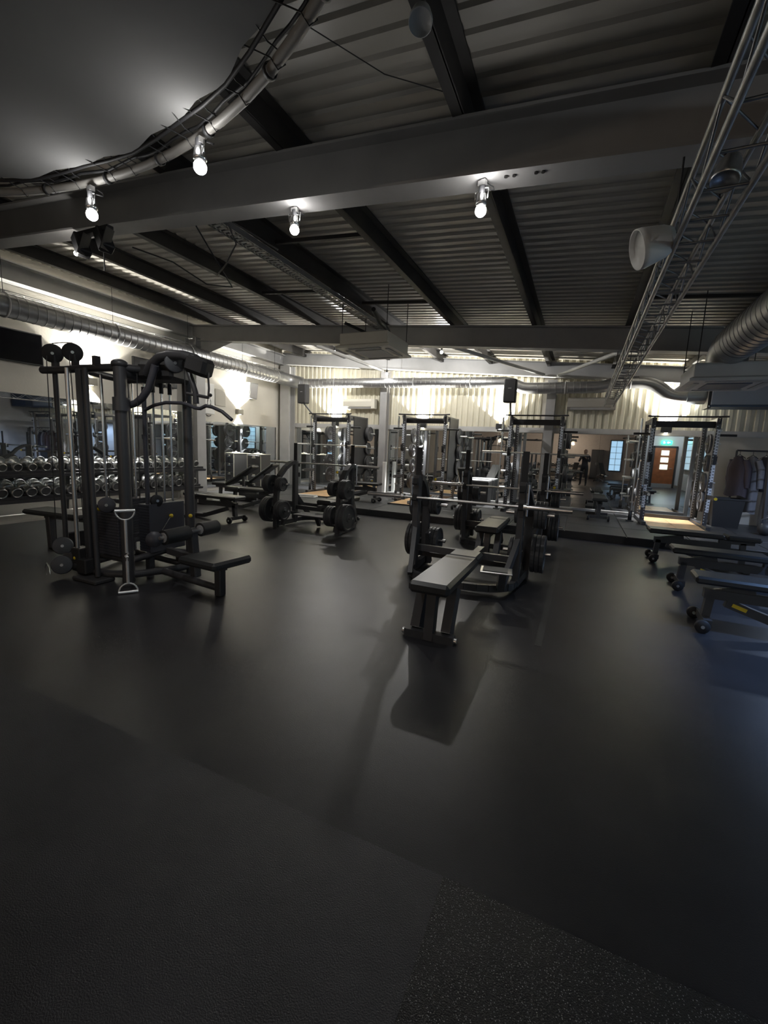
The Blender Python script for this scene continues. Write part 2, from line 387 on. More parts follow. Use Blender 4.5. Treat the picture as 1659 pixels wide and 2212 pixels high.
# door in the wall behind the camera (seen in the mirror)
dr = bpy.data.objects.new('door_1', None); C.objects.link(dr); tag(dr, kind='structure'); dr.location = (3.88, -3.68, 0)
MB().box((3.88, -3.67, 1.02), (0.92, 0.05, 2.04)).build('door_leaf', DOORM, dr, world=True)
for z in (1.78, 1.42, 1.06): MB().box((3.88, -3.64, z), (0.34, 0.012, 0.25)).build('pane', PANEW, dr, world=True)
for (x, d) in ((3.38, 0.08), (4.38, 0.08)): MB().box((x, -3.66, 1.05), (d, 0.08, 2.1)).build('door_frame', BLKM, dr, world=True)
MB().box((3.88, -3.66, 2.09), (1.08, 0.08, 0.09)).build('door_frame', BLKM, dr, world=True)
MB().box((3.88, -3.64, 0.1), (0.9, 0.01, 0.2)).build('kick_plate', CHRB, dr, world=True)
MB().cyl((4.24, -3.64, 1.0), (4.24, -3.58, 1.0), 0.012, 8).cyl((4.24, -3.58, 1.0), (4.12, -3.58, 1.0), 0.011, 8).build('door_handle', CHR, dr, world=True)
ex = thing('exit_sign', 'green lit emergency exit sign above the brown door seen in the mirror', 'sign', (3.88, -3.62, 2.22))
MB().box((0, 0, 0.09), (0.46, 0.05, 0.18), ch=0.01).build('sign_box', EXIT, ex)
mb = MB(); mb.box((-0.12, 0.028, 0.12), (0.04, 0.004, 0.04)).box((-0.12, 0.028, 0.07), (0.03, 0.004, 0.07)).bar((-0.12, 0.028, 0.09), (-0.06, 0.028, 0.06), 0.004, 0.02).box((0.1, 0.028, 0.09), (0.1, 0.004, 0.025)).bar((0.02, 0.028, 0.09), (0.07, 0.028, 0.13), 0.004, 0.02).bar((0.02, 0.028, 0.09), (0.07, 0.028, 0.05), 0.004, 0.02)
mb.build('pictogram', mat('exit_white', (0.9, 0.95, 0.9), 0.4, emit=(0.8, 1, 0.9), es=5.0), ex)

# ------------------------------------------------------------------ lights the room has
def wall_light(x, y, z, nrm, label, up=SPOT_UP, dn=SPOT_DN):
    """up/down wall light; nrm points into the room"""
    rz = math.atan2(nrm[1], nrm[0])+math.pi/2    # local -y into the room
    t = thing('wall_light', label, 'wall light', (x, y, z), rz, 'up and down wall lights')
    MB().box((0, -0.06, 0), (0.20, 0.10, 0.14), ch=0.008).build('housing', BLKM if nrm[1] else mat('beige_housing', (0.35, 0.33, 0.27), 0.5), t)
    MB().box((0, -0.005, 0), (0.12, 0.015, 0.1)).build('back_plate', STEEL, t)
    MB().cyl((0, -0.065, 0.069), (0, -0.065, 0.073), 0.035, 14).build('lens', UPL, t)
    MB().cyl((0, -0.065, -0.073), (0, -0.065, -0.069), 0.035, 14).build('lens', UPL, t)
    light('SPOT', (0, -0.075, 0.085), up, (1.0, 0.96, 0.87), t, rot=(math.pi-0.12, 0, 0), spot_size=R(112), spot_blend=0.15, shadow_soft_size=0.03)
    light('SPOT', (0, -0.075, -0.085), dn, (1.0, 0.985, 0.965), t, rot=(0.12, 0, 0), spot_size=R(80), spot_blend=0.3, shadow_soft_size=0.03)
for (x, l) in ((-6.76, 'black up-and-down wall light over the mirror by the corner column'), (-4.02, 'black wall light over the long mirror behind the second power rack'),
               (-1.95, 'black wall light over the long mirror beside the third power rack'), (1.62, 'black wall light above the rack where the brown door is mirrored')):
    wall_light(x, YB-0.035, 2.07, (0, -1), l)
wall_light(XL, 9.37, 2.22, (1, 0), 'beige up-and-down light on the plaster wall above the filing cabinet')
wall_light(XL, 5.41, 2.42, (1, 0), 'beige wall light above the dumbbells behind the cable station')

def bulb_lamp(x, y, z, label, top, power=LAMP, cage=True, s=1.0):
    """hanging glass lamp with yoke; z is the bulb, top the height it hangs from"""
    t = thing('hanging_lamp', label, 'lamp', (x, y, z), random.uniform(-.4, .4), 'clear glass lamps hung from the ring and beam')
    h = top-z
    MB().cyl((0, 0, h-0.05*s), (0, 0, h), 0.012, 8).box((0, 0, h-0.02), (0.05, 0.03, 0.03)).build('clamp', ALU, t)
    pth = [(0.045*s, 0, 0.06*s), (0.05*s, 0, 0.12*s), (0.045*s, 0, h-0.06*s), (0, 0, h-0.045*s), (-0.045*s, 0, h-0.06*s), (-0.05*s, 0, 0.12*s), (-0.045*s, 0, 0.06*s)]
    MB().tube(pth, 0.004, 6).build('yoke', CHR, t)
    MB().cyl((0, 0, 0.075*s), (0, 0, 0.14*s), 0.022*s, 12).build('lamp_holder', BLKM, t)
    MB().lathe([(0.030*s, 0.095*s), (0.036*s, 0.05*s), (0.036*s, 0.035*s), (0.030*s, 0.03*s)], n=16).build('reflector_ring', CHR, t)
    MB().sphere((0, 0, 0), 0.036*s, 14, 10).build('bulb', BULB, t)
    light('SPOT', (0, 0, -0.06*s), power, (1.0, 0.985, 0.965), t, rot=(R(24), 0, R(35) if x < -2.6 else 0), spot_size=R(80), spot_blend=0.9, shadow_soft_size=0.04)
    light('POINT', (0, 0, -0.05*s), power*0.02, (1.0, 0.985, 0.965), t, shadow_soft_size=0.03)
    light('POINT', (0.03, -0.04, h*0.5), power*0.065, (1.0, 0.985, 0.965), t, shadow_soft_size=0.02)
    # hanging loop of cable
    MB().tube([(0.0, 0.02, 0.14*s), (0.06, 0.05, 0.12), (0.05, 0.05, h*0.8), (0.0, 0.02, h)], 0.004, 6).build('flex', BLKM, t)
    return t
bulb_lamp(-3.18, 2.06, 2.88, 'glass lamp hung from the hoop beside the black twin fixture', 3.06)
bulb_lamp(-2.10, 1.98, 2.91, 'glass lamp hung from the laced hoop with the brightest glow on the fabric', 3.06)
bulb_lamp(-2.22, 3.02, 3.06, 'glass lamp clamped under the steel beam next to the cable tray', zr(-2.22, 3.06)-0.005)
bulb_lamp(-0.745, 2.98, 2.93, 'glass lamp clamped under the steel beam by the bolt holes', zr(-0.745, 3.06)-0.005)
# small bulbs beyond the far beam
for (x, y, z, pw_, l) in ((-5.75, 9.5, 3.68, 80, 'small bare ceiling bulb high up beyond the far beam towards the corner column'),
                     (-3.03, 9.5, 3.54, 80, 'small bare ceiling bulb on the bracket behind the cassette unit'),
                     (-4.92, 10.8, 3.36, 6, 'small bare bulb low on the end beam above the back duct')):
    t = thing('ceiling_bulb', l, 'lamp', (x, y, z), 0, 'bare bulbs beyond the far beam')
    MB().sphere((0, 0, 0), 0.035, 12, 8).build('bulb', BULB, t)
    MB().cyl((0, 0, 0.03), (0, 0, 0.1), 0.02, 10).cyl((0, 0, 0.1), (0, 0, zr(x, 3.6)-z), 0.006, 6).build('lamp_holder', BLKM, t)
    light('POINT', (0, 0, -0.06), pw_, (1.0, 0.98, 0.955), t, shadow_soft_size=0.03)
# blue LED cans on the window side, out of frame
for (x, y, z, p, l) in ((2.8, 3.9, 2.75, 260, 'blue LED can lamp over the free benches'), (3.7, 8.3, 2.3, 130, 'blue LED can lamp near the clothes rail')):
    t = thing('led_can', l, 'lamp', (x, y, z), 0, 'blue LED cans on the window side')
    MB().lathe([(0.001, 0.22), (0.07, 0.22), (0.09, 0.18), (0.10, 0.0), (0.085, 0.0), (0.08, 0.02), (0.001, 0.02)], n=18).build('can', BLKM, t)
    MB().cyl((0, 0, 0.012), (0, 0, 0.018), 0.078, 16).build('lens', mat('blue_lens', (0.1, 0.2, 0.6), 0.3, emit=(0.15, 0.35, 1.0), es=8.0), t)
    MB().cyl((0, 0, 0.22), (0, 0, zr(x, 3.6)-z), 0.012, 8).build('drop_rod', BLKM, t)
    light('SPOT', (0, 0, -0.02), p, (0.30, 0.52, 1.0) if y < 6 else (0.55, 0.70, 1.0), t, rot=(0, 0, 0), spot_size=R(92) if y < 6 else R(155), spot_blend=0.5, shadow_soft_size=0.08)
# plain bulb added before the door behind the camera to light its wall
t = thing('ceiling_bulb', 'added bare bulb lighting the brown door seen in the mirror', 'lamp', (3.8, -2.3, 2.75))
MB().sphere((0, 0, 0), 0.04, 12, 8).build('bulb', BULB, t)
MB().cyl((0, 0, 0.035), (0, 0, 0.11), 0.02, 10).cyl((0, 0, 0.11), (0, 0, zr(3.8, 3.6)-2.75), 0.006, 6).build('lamp_holder', BLKM, t)
light('POINT', (0, 0, -0.07), 45, (0.93, 0.97, 1.0), t, shadow_soft_size=0.04)
# warm bulbs at the rear of the room (seen in the mirrors)
for (x, y) in ((-2.2, -6.0), (-5.0, -6.4), (-0.6, -7.6)):
    t = thing('pendant_bulb', 'warm amber pendant bulb at the rear of the gym seen in the mirrors', 'lamp', (x, y, 2.3), 0, 'warm pendant bulbs at the rear')
    MB().sphere((0, 0, 0), 0.06, 12, 8).build('bulb', WARMB, t)
    MB().cyl((0, 0, 0.05), (0, 0, 0.13), 0.025, 10).cyl((0, 0, 0.13), (0, 0, zr(x, 3.6)-2.3), 0.006, 6).build('cord', BLKM, t)
    light('POINT', (0, 0, -0.1), 30, (1.0, 0.80, 0.62), t, shadow_soft_size=0.05)

# ------------------------------------------------------------------ ceiling things
# laced fabric disc in a tube hoop
HC = Vector((-2.89, -1.57, 3.1)); HR = 3.67
hp = thing('fabric_canopy', 'large grey fabric disc laced into a round tube hoop under the roof', 'canopy', HC)
mb = MB(); N = 96
mb.tube([(HR*math.cos(2*math.pi*i/N), HR*math.sin(2*math.pi*i/N), 0) for i in range(N)], 0.025, 10, True); mb.build('hoop', mat('hoop_tube', (0.30, 0.29, 0.27), 0.5), hp)
V = [(0, 0, 0.05)]; F = []; rg = [0.8, 1.7, 2.5, 3.0, 3.35, 3.57]
for j, r in enumerate(rg):
    for i in range(N):
        a = 2*math.pi*i/N; rr = r if j < 5 else r-0.035*(1-abs(math.sin(a*N/4*1.0)))
        V.append((rr*math.cos(a), rr*math.sin(a), 0.05-0.03*(r/3.57)+(0.012*math.sin(a*24) if j >= 4 else 0)))
for i in range(N): F.append((0, 1+i, 1+(i+1) % N))
for j in range(len(rg)-1):
    for i in range(N): F.append((1+j*N+i, 1+(j+1)*N+i, 1+(j+1)*N+(i+1) % N, 1+j*N+(i+1) % N))
cn = MB().add(V, F, True).build('fabric', FAB, hp)
hem = MB().tube([(3.57*math.cos(2*math.pi*i/N), 3.57*math.sin(2*math.pi*i/N), 0.02+0.012*math.sin(2*math.pi*i/N*24)) for i in range(N)], 0.011, 6, True).build('hem', BLKM, hp)
for k in range(34):
    a = R(20)+k*R(4.2)+random.uniform(-.012, .012)
    q = lambda r_, b_, z_: (r_*math.cos(b_), r_*math.sin(b_), z_)
    MB().tube([q(3.50, a-0.012, 0.035), q(3.60, a, 0.02), q(HR, a+0.006, 0.034), q(HR+0.033, a+0.007, 0), q(HR, a+0.009, -0.034), q(HR-0.034, a+0.011, 0), q(3.52, a+0.03, 0.03)], 0.0032, 5).build('lacing_cord', BLKM, hp)
    if k % 2: MB().lathe([(0.031, -0.012), (0.034, -0.012), (0.034, 0.012), (0.031, 0.012)], q(HR, a+0.03, 0), (-math.sin(a+0.03), math.cos(a+0.03), 0), 10).build('tie_band', BLKM, hp)
MB().tube([((HR-0.02)*math.cos(R(20+c*2)), (HR-0.02)*math.sin(R(20+c*2)), 0.042+0.012*math.sin(c*1.7)) for c in range(75)], 0.009, 6).build('power_cable', BLKM, hp)

# box truss along the room
TRU = mat('truss_metal', (0.34, 0.34, 0.34), 0.42, metal=0.85, var=0.2, vscale=9)
tx0, tx1, tz0, tz1 = 0.345, 0.53, 2.55, 2.74
tr = thing('lighting_truss', 'long silver box truss hanging below the roof beams', 'truss', ((tx0+tx1)/2, 5.0, tz0))
for (x, z) in ((tx0, tz0), (tx1, tz0), (tx0, tz1), (tx1, tz1)): MB().cyl((x, -1.5, z), (x, 11.1, z), 0.015, 10).build('chord', TRU, tr, world=True)
rung = MB().cyl((tx0, 0, 0), (tx1, 0, 0), 0.0065, 8).mesh('rung'); rung.materials.append(TRU)
st = 0.26
dA = MB().cyl((0, 0, tz0), (0, st, tz1), 0.0055, 6).mesh('brace'); dA.materials.append(TRU)
dB = MB().cyl((0, st, tz0), (0, 0, tz1), 0.0055, 6).mesh('brace'); dB.materials.append(TRU)
dT = MB().cyl((tx0, 0, 0), (tx1, st, 0), 0.0055, 6).mesh('brace'); dT.materials.append(TRU)
o_ = tr.location
for k in range(int(12.5/st)):
    y = -1.5+k*st
    inst('rung', rung, tr, Vector((0, y, tz0))-Vector((o_.x, o_.y, o_.z)))
    for x in (tx0, tx1): inst('brace', dA if k % 2 else dB, tr, Vector((x, y, 0))-o_)
    inst('brace', dT, tr, Vector((0, y, tz1))-o_)
for y in (3.02, 7.8):
    for x in (tx0, tx1): MB().cyl((x, y, tz1), (x, y, zr(x, 3.06)), 0.006, 6).build('sling', BLKM, tr, world=True)

def floodlight(loc, label, axis, r=0.12, L=0.2, M=WHITE, name='flood_lamp'):
    t = thing(name, label, 'lamp', loc)
    d = Vector(axis).normalized()
    MB().lathe([(0.001, -L/2), (r*0.62, -L/2), (r*0.8, -L*0.3), (r, L*0.25), (r, L*0.42), (r*0.94, L*0.42), (r*0.9, L*0.3), (0.001, L*0.3)], (0, 0, 0), d, 24, True).build('shade', M, t)
    MB().cyl(Vector((0, 0, 0))-d*L*0.5, Vector((0, 0, 0))-d*L*0.75, r*0.25, 10).build('mount', BLKM, t)
    return t
floodlight((0.24, 2.96, 2.58), 'white tapered shade lamp fixed to the silver truss', (-0.88, -0.22, -0.28), 0.105, 0.19)
floodlight((0.45, 2.46, 2.64), 'silver can lamp mounted inside the silver truss', (-0.2, -0.4, -1), 0.055, 0.13, ALU)
floodlight((-0.86, 2.10, 3.34), 'round pale lamp fixed under a dark purlin', (0.1, -0.4, -1), 0.055, 0.08, WHITE)

# black twin fixture under the near beam
t = thing('stage_light', 'black twin barn-door stage light hung under the steel beam', 'lamp', (-4.5, 2.92, 3.26))
MB().box((0, 0, 0.085), (0.5, 0.06, 0.04)).build('bracket', BLKM, t)
for sx in (-0.17, 0.17):
    MB().bar((sx-0.06, 0, 0.08), (sx+0.05, -0.02, -0.11), 0.12, 0.10, ch=0.01).build('housing', BLKM, t)
    MB().bar((sx+0.12, -0.03, 0.06), (sx+0.05, -0.05, -0.12), 0.10, 0.008).build('barn_door', BLKM, t)
MB().sphere((-0.20, -0.05, -0.10), 0.022, 10, 6).build('bulb', BULB, t)
light('POINT', (-0.20, -0.08, -0.15), 5, (1, 0.96, 0.9), t, shadow_soft_size=0.02)
MB().cyl((0.02, 0.08, 0.05), (0.02, 0.08, -0.24), 0.006, 6).build('drop_wire', BLKM, t)

# loose cables on the beam
for (pts, l) in (([(-4.2, 3.1, 3.24), (-3.95, 3.35, 3.17), (-3.75, 3.6, 3.02), (-3.5, 3.7, 3.0), (-3.42, 3.4, 3.14), (-3.35, 3.1, 3.3)], 'black cable drooping from the stage light under the beam'),
                 ([(-3.0, 3.12, 3.28), (-2.98, 3.2, 3.14), (-3.3, 3.4, 3.08), (-3.6, 3.6, 3.1)], 'thin black cable strung beside the cable tray'),
                 ([(-2.95, 3.12, 3.28), (-2.8, 3.25, 3.2), (-2.6, 3.3, 3.08)], 'short black cable end dangling below the beam')):
    tag(MB().tube(pts, 0.007, 6).build('cable', BLKM, loc=pts[0]), l, 'cable', 'loose cables under the near beam')
# shackle and wire on the near rafter
t = thing('shackle', 'black eye shackle with wire on top of the near steel beam', 'shackle', (-0.93, 2.9, 3.48))
MB().tube([(0.025*math.cos(a), 0, 0.09+0.035*math.sin(a)) for a in [k*math.pi/8 for k in range(16)]], 0.006, 6, True).build('eye', BLKM, t)
MB().cyl((0, 0, 0), (0, 0, 0.06), 0.009, 8).build('pin', BLKM, t)
MB().tube([(0, 0, 0.1), (-0.35, -0.3, 0.1), (-0.6, -0.75, 0.08)], 0.003, 5).build('wire', BLKM, t)

# spiral ducts
def duct_path(pts, r, n=24, seg=0.13):
    """plain spiral pipe with thin raised seam rings"""
    P = [Vector(p) for p in pts]; mb = MB().tube([P[0]+(P[1]-P[0])*(i/12) for i in range(13)], r, n)
    d = (P[1]-P[0]).normalized(); L = (P[1]-P[0]).length
    for i in range(int(L/seg)):
        mb.lathe([(r-0.001, -0.006), (r+0.006, -0.004), (r+0.006, 0.004), (r-0.001, 0.006)], P[0]+d*(i*seg), d+Vector((0.02, 0.02, 0.06)), n)
    return mb
def arc(p0, c, p1, k=6):
    p0, c, p1 = Vector(p0), Vector(c), Vector(p1)
    return [((1-t)**2)*p0+2*t*(1-t)*c+t*t*p1 for t in [i/k for i in range(k+1)]]
t = thing('spiral_duct', 'silver spiral duct running along the plaster wall above the dumbbells', 'duct', (-8.2, 6.0, 3.3))
duct_path([(-8.2, -3, 3.32), (-8.2, 10.5, 3.30)], 0.175).build('duct_pipe', DUCT, t, world=True)
MB().tube(arc((-8.2, 10.5, 3.30), (-8.2, 11.0, 3.30), (-7.75, 11.0, 3.20)), 0.177, 20).build('elbow', DUCT, t, world=True)
for y in (3.9, 5.6, 7.3, 9.0, 10.3):
    MB().cyl((-8.2, y, 3.5), (-8.2, y, zr(-8.2, 3.6)), 0.004, 5).build('hanger_wire', BLKM, t, world=True)
    MB().lathe([(0.181, -0.012), (0.187, -0.012), (0.187, 0.012), (0.181, 0.012)], (-8.2, y, 3.31), (0, 1, 0), 20).build('hanger_band', STEELL, t, world=True)
# cable ladder above the duct
t2 = thing('wire_tray', 'wire mesh cable tray lying above the wall duct', 'cable tray', (-8.38, 5, 3.56))
mb = MB()
for dx in (-0.05, 0.05): mb.cyl((-8.38+dx, -1, 3.56), (-8.38+dx, 10.9, 3.56), 0.008, 6)
mb.build('rail', STEELL, t2, world=True)
mb = MB()
for i in range(90): mb.bar((-8.43, -0.9+i*0.13, 3.555), (-8.33, -0.9+i*0.13+(0.06 if i % 2 else -0.06), 3.555), 0.008)
tag(mb.build('lacing', STEELL, t2, world=True), kind='stuff')
t = thing('spiral_duct', 'silver spiral duct crossing the corrugated back wall with offset bends', 'duct', (-3, 11.0, 3.1))
duct_path([(-7.75, 11.0, 3.20), (-1.95, 11.0, 3.10)], 0.13).build('duct_pipe', DUCT, t, world=True)
MB().tube(arc((-1.95, 11.0, 3.10), (-1.75, 11.0, 3.10), (-1.62, 11.0, 3.04))+arc((-1.45, 11.0, 2.97), (-1.35, 11.0, 2.95), (-1.1, 11.0, 2.95)), 0.132, 20).build('offset_bend', DUCT, t, world=True)
duct_path([(-1.1, 11.0, 2.95), (0.1, 11.0, 2.95)], 0.13).build('duct_pipe', DUCT, t, world=True)
MB().tube(arc((0.1, 11.0, 2.95), (0.3, 11.0, 2.95), (0.45, 11.0, 3.02)), 0.132, 20).build('offset_bend', DUCT, t, world=True)
duct_path([(0.45, 11.0, 3.03), (0.95, 11.0, 3.04)], 0.13).build('duct_pipe', DUCT, t, world=True)
MB().tube(arc((0.95, 11.0, 3.04), (1.2, 11.0, 3.04), (1.35, 11.0, 2.92))+arc((1.5, 11.0, 2.80), (1.6, 11.0, 2.72), (1.85, 11.0, 2.72)), 0.132, 20).build('offset_bend', DUCT, t, world=True)
MB().cyl((1.85, 11.0, 2.72), (2.2, 11.0, 2.72), 0.15, 20).build('duct_collar', mat('duct_foil', (0.3, 0.33, 0.36), 0.4, metal=0.6), t, world=True)
for x in (-6.6, -4.2, -2.7, -0.5, 0.8): MB().lathe([(0.136, -0.012), (0.143, -0.012), (0.143, 0.012), (0.136, 0.012)], (x, 11.0, 3.20-(x+7.75)*0.0172 if x < -1.95 else (2.95 if x < 0.1 else 3.035)), (1, 0, -0.017), 20).build('hanger_band', STEELL, t, world=True)
t = thing('spiral_duct', 'big dark silver spiral duct hanging beside the truss over the free benches', 'duct', (1.55, 4.0, 2.85))
duct_path([(1.56, -2.5, 2.84), (1.56, 6.7, 2.84)], 0.22, 24).build('duct_pipe', DUCT, t, world=True)
MB().tube(arc((1.56, 6.7, 2.84), (1.56, 7.05, 2.84), (1.56, 7.05, 2.62)), 0.222, 24).build('elbow', DUCT, t, world=True)

# ceiling cassettes
def cassette(loc, sx, sy, label, M=CREAM, under=STEELL):
    t = thing('ceiling_cassette', label, 'air conditioner', loc)
    MB().box((0, 0, 0.12), (sx*0.9, sy*0.9, 0.22), ch=0.01).build('body', M, t)
    V = []
    for (s_, z) in ((1.0, 0.0), (1.0, 0.035), (0.9, 0.06)):
        V += [(-sx/2*s_, -sy/2*s_, z), (sx/2*s_, -sy/2*s_, z), (sx/2*s_, sy/2*s_, z), (-sx/2*s_, sy/2*s_, z)]
    F = [(3, 2, 1, 0), (8, 9, 10, 11)]
    for j in (0, 4):
        for i in range(4): F.append((j+i, j+(i+1) % 4, j+4+(i+1) % 4, j+4+i))
    MB().add(V, F).build('panel', M, t)
    MB().box((0, 0, -0.004), (sx*0.5, sy*0.5, 0.01)).build('grille', under, t)
    for a, (px, py, dx, dy) in enumerate(((0, -0.38*sy, 0.6*sx, 0.06), (0, 0.38*sy, 0.6*sx, 0.06), (-0.38*sx, 0, 0.06, 0.6*sy), (0.38*sx, 0, 0.06, 0.6*sy))):
        MB().box((px, py, -0.003), (dx, dy, 0.012)).build('louvre', STEEL, t)
    for ax in (-0.42, 0.42):
        for ay in (-0.42, 0.42): MB().cyl((sx*ax, sy*ay, 0.2), (sx*ax, sy*ay, zr(loc[0]+sx*ax, 3.6)-loc[2]), 0.006, 6).build('hanger_rod', BLKM, t)
    return t
t = cassette((-3.25, 6.62, 2.93), 0.92, 0.95, 'cream ceiling cassette unit hanging before the far beam')
MB().tube([(0.1, 0.3, 0.2), (0.1, 0.35, 0.36), (0.12, 0.2, 0.42), (0.12, -0.1, 0.45), (0.2, -0.5, 0.52)], 0.035, 10).build('insulated_pipe', BLKM, t)
MB().tube([(-0.45, -0.2, 0.45), (-0.2, 0.3, 0.36), (0.0, 0.5, 0.33)], 0.025, 8).build('bracket_arm', BLKM, t)
t = cassette((1.62, 7.25, 2.41), 0.95, 1.0, 'pale ceiling cassette unit at the end of the big duct', STEELL, BULKY)
# ducted box beyond it
t = thing('duct_box', 'navy lit sheet-metal duct box at the end of the back duct', 'duct', (2.75, 11.0, 2.55))
MB().box((0.12, -0.1, 0.15), (1.3, 0.5, 0.36), ch=0.01).build('box_body', mat('box_grey', (0.28, 0.31, 0.36), 0.5), t)
MB().box((0.12, -0.1, -0.05), (1.36, 0.56, 0.03)).build('bottom_flange', BULKY, t)
MB().box((-0.55, -0.1, 0.12), (0.06, 0.44, 0.40)).build('end_flange', BLKM, t)
MB().box((1.25, -0.2, 0.3), (1.0, 0.8, 0.7)).build('plenum', BULKY, t)

# wall split units
def split_unit(x, z, label, M):
    t = thing('split_air_conditioner', label, 'air conditioner', (x, YB-0.04, z))
    V = [(-0.5, 0, 0), (-0.5, 0, 0.27), (-0.5, -0.18, 0.27), (-0.5, -0.21, 0.2), (-0.5, -0.2, 0.06), (-0.5, -0.12, 0)]
    n = len(V); V += [(-v[0], v[1], v[2]) for v in V]
    MB().add(V, [tuple(range(n)), tuple(range(2*n-1, n-1, -1))]+[((i+1) % n, i, n+i, n+(i+1) % n) for i in range(n)]).build('casing', M, t)
    MB().box((0, -0.165, 0.026), (0.86, 0.012, 0.05), Euler((0.55, 0, 0)).to_matrix()).build('louvre', STEELL, t)
    MB().box((0.46, -0.11, 0.135), (0.1, 0.215, 0.262)).build('end_cap', M, t)
split_unit(-5.93, 2.49, 'cream wall air conditioner beside the corner duct', CREAM)
split_unit(0.07, 2.48, 'dim beige wall air conditioner below the truss end', mat('beige_unit', (0.42, 0.40, 0.35), 0.5))

# speakers on bent poles above racks
def pole_speaker(x, label, lean):
    t = thing('pole_speaker', label, 'speaker', (x, 9.95, 2.50))
    MB().box((0, 0, 0.25), (0.26, 0.2, 0.5), ch=0.02).build('cabinet', BLKM, t)
    MB().box((0, -0.102, 0.25), (0.22, 0.008, 0.45)).build('grille', mat('grille', (0.03, 0.03, 0.032), 0.7, bump=0.5, bscale=400), t)
    MB().cyl((0.02, 0, 0.0), (0.02+lean, 0.03, -0.28), 0.02, 10).build('pole', BLK, t)
    MB().box((0, -0.107, 0.30), (0.07, 0.003, 0.012)).build('badge', STEELL, t)
pole_speaker(-6.96, 'black speaker on a bent pole above the rack by the corner', 0.26)
pole_speaker(-1.56, 'black speaker on a straight pole above the third power rack', 0.03)

# screens on the left wall, wall boxes
def tv(y0, y1, z0, z1, label):
    t = thing('wall_screen', label, 'screen', (XL+0.05, (y0+y1)/2, z0))
    MB().box((0.0, 0, (z1-z0)/2), (0.05, y1-y0, z1-z0), ch=0.008).build('bezel', BLKM, t)
    MB().box((0.026, 0, (z1-z0)/2), (0.004, y1-y0-0.04, z1-z0-0.04)).build('glass', TV, t)
    MB().box((-0.04, 0, (z1-z0)/2), (0.04, 0.2, 0.2)).build('bracket', STEEL, t)
tv(3.55, 4.62, 2.55, 3.07, 'black flat screen under the duct beyond the cable station pulleys')
tv(6.28, 7.35, 2.55, 3.07, 'black flat screen on the wall next to the steel column')
t = thing('wall_speaker', 'grey upright wall speaker above the beige light by the corner column', 'speaker', (XL+0.10, 9.78, 2.62))
MB().box((0, 0, 0.22), (0.18, 0.34, 0.44), Euler((0, 0.12, 0)).to_matrix(), ch=0.01).build('cabinet', mat('speaker_grey', (0.25, 0.25, 0.23), 0.6), t)
MB().box((0.092, 0, 0.21), (0.006, 0.28, 0.38), Euler((0, 0.12, 0)).to_matrix()).build('grille', STEEL, t)
t = thing('wall_sign', 'pale upright notice panel on the wall behind the lat bar', 'sign', (XL+0.02, 8.3, 2.15))
MB().box((0, 0, 0.30), (0.02, 0.42, 0.75), ch=0.006).build('board', WHITE, t)
MB().tube([(0.014, 0.13*math.cos(a), -0.0+0.13*math.sin(a)) for a in [k*math.pi/10 for k in range(3, 18)]], 0.010, 6).build('printed_letter', BLKM, t)
t = thing('wall_panel', 'rounded beige access panel on the plaster wall', 'panel', (XL+0.012, 8.72, 2.3))
MB().box((0, 0, 0.22), (0.02, 0.36, 0.42), ch=0.009).build('cover', mat('panel_beige', (0.42, 0.40, 0.35), 0.7), t)

# ------------------------------------------------------------------ weight plates
PL = {}
def plate_mesh(r, th=0.045):
    k = (round(r, 3), th)
    if k not in PL:
        h = th/2
        prof = [(0.026, -h*0.9), (r*0.28, -h*0.9), (r*0.32, -h*0.45), (r*0.78, -h*0.45), (r*0.84, -h), (r*0.97, -h), (r, -h*0.7), (r, h*0.7), (r*0.97, h), (r*0.84, h), (r*0.78, h*0.45), (r*0.32, h*0.45), (r*0.28, h*0.9), (0.026, h*0.9), (0.026, -h*0.9)]
        mb = MB().lathe(prof, (0, 0, 0), (1, 0, 0), 28, False)
        me = mb.mesh('weight_plate'); me.materials.append(PLATE); PL[k] = me
    return PL[k]
RINGM = MB().lathe([(0.026, -0.024), (0.04, -0.024), (0.04, 0.024), (0.026, 0.024)], (0, 0, 0), (1, 0, 0), 16).mesh('hub_ring'); RINGM.materials.append(CHRB)
def plate(loc, r, th, label, group, rz=0.0):
    o = inst('weight_plate', plate_mesh(r, th), None, loc, (random.uniform(0, 6), 0, rz)); tag(o, label, 'weight plate', group)
    return o

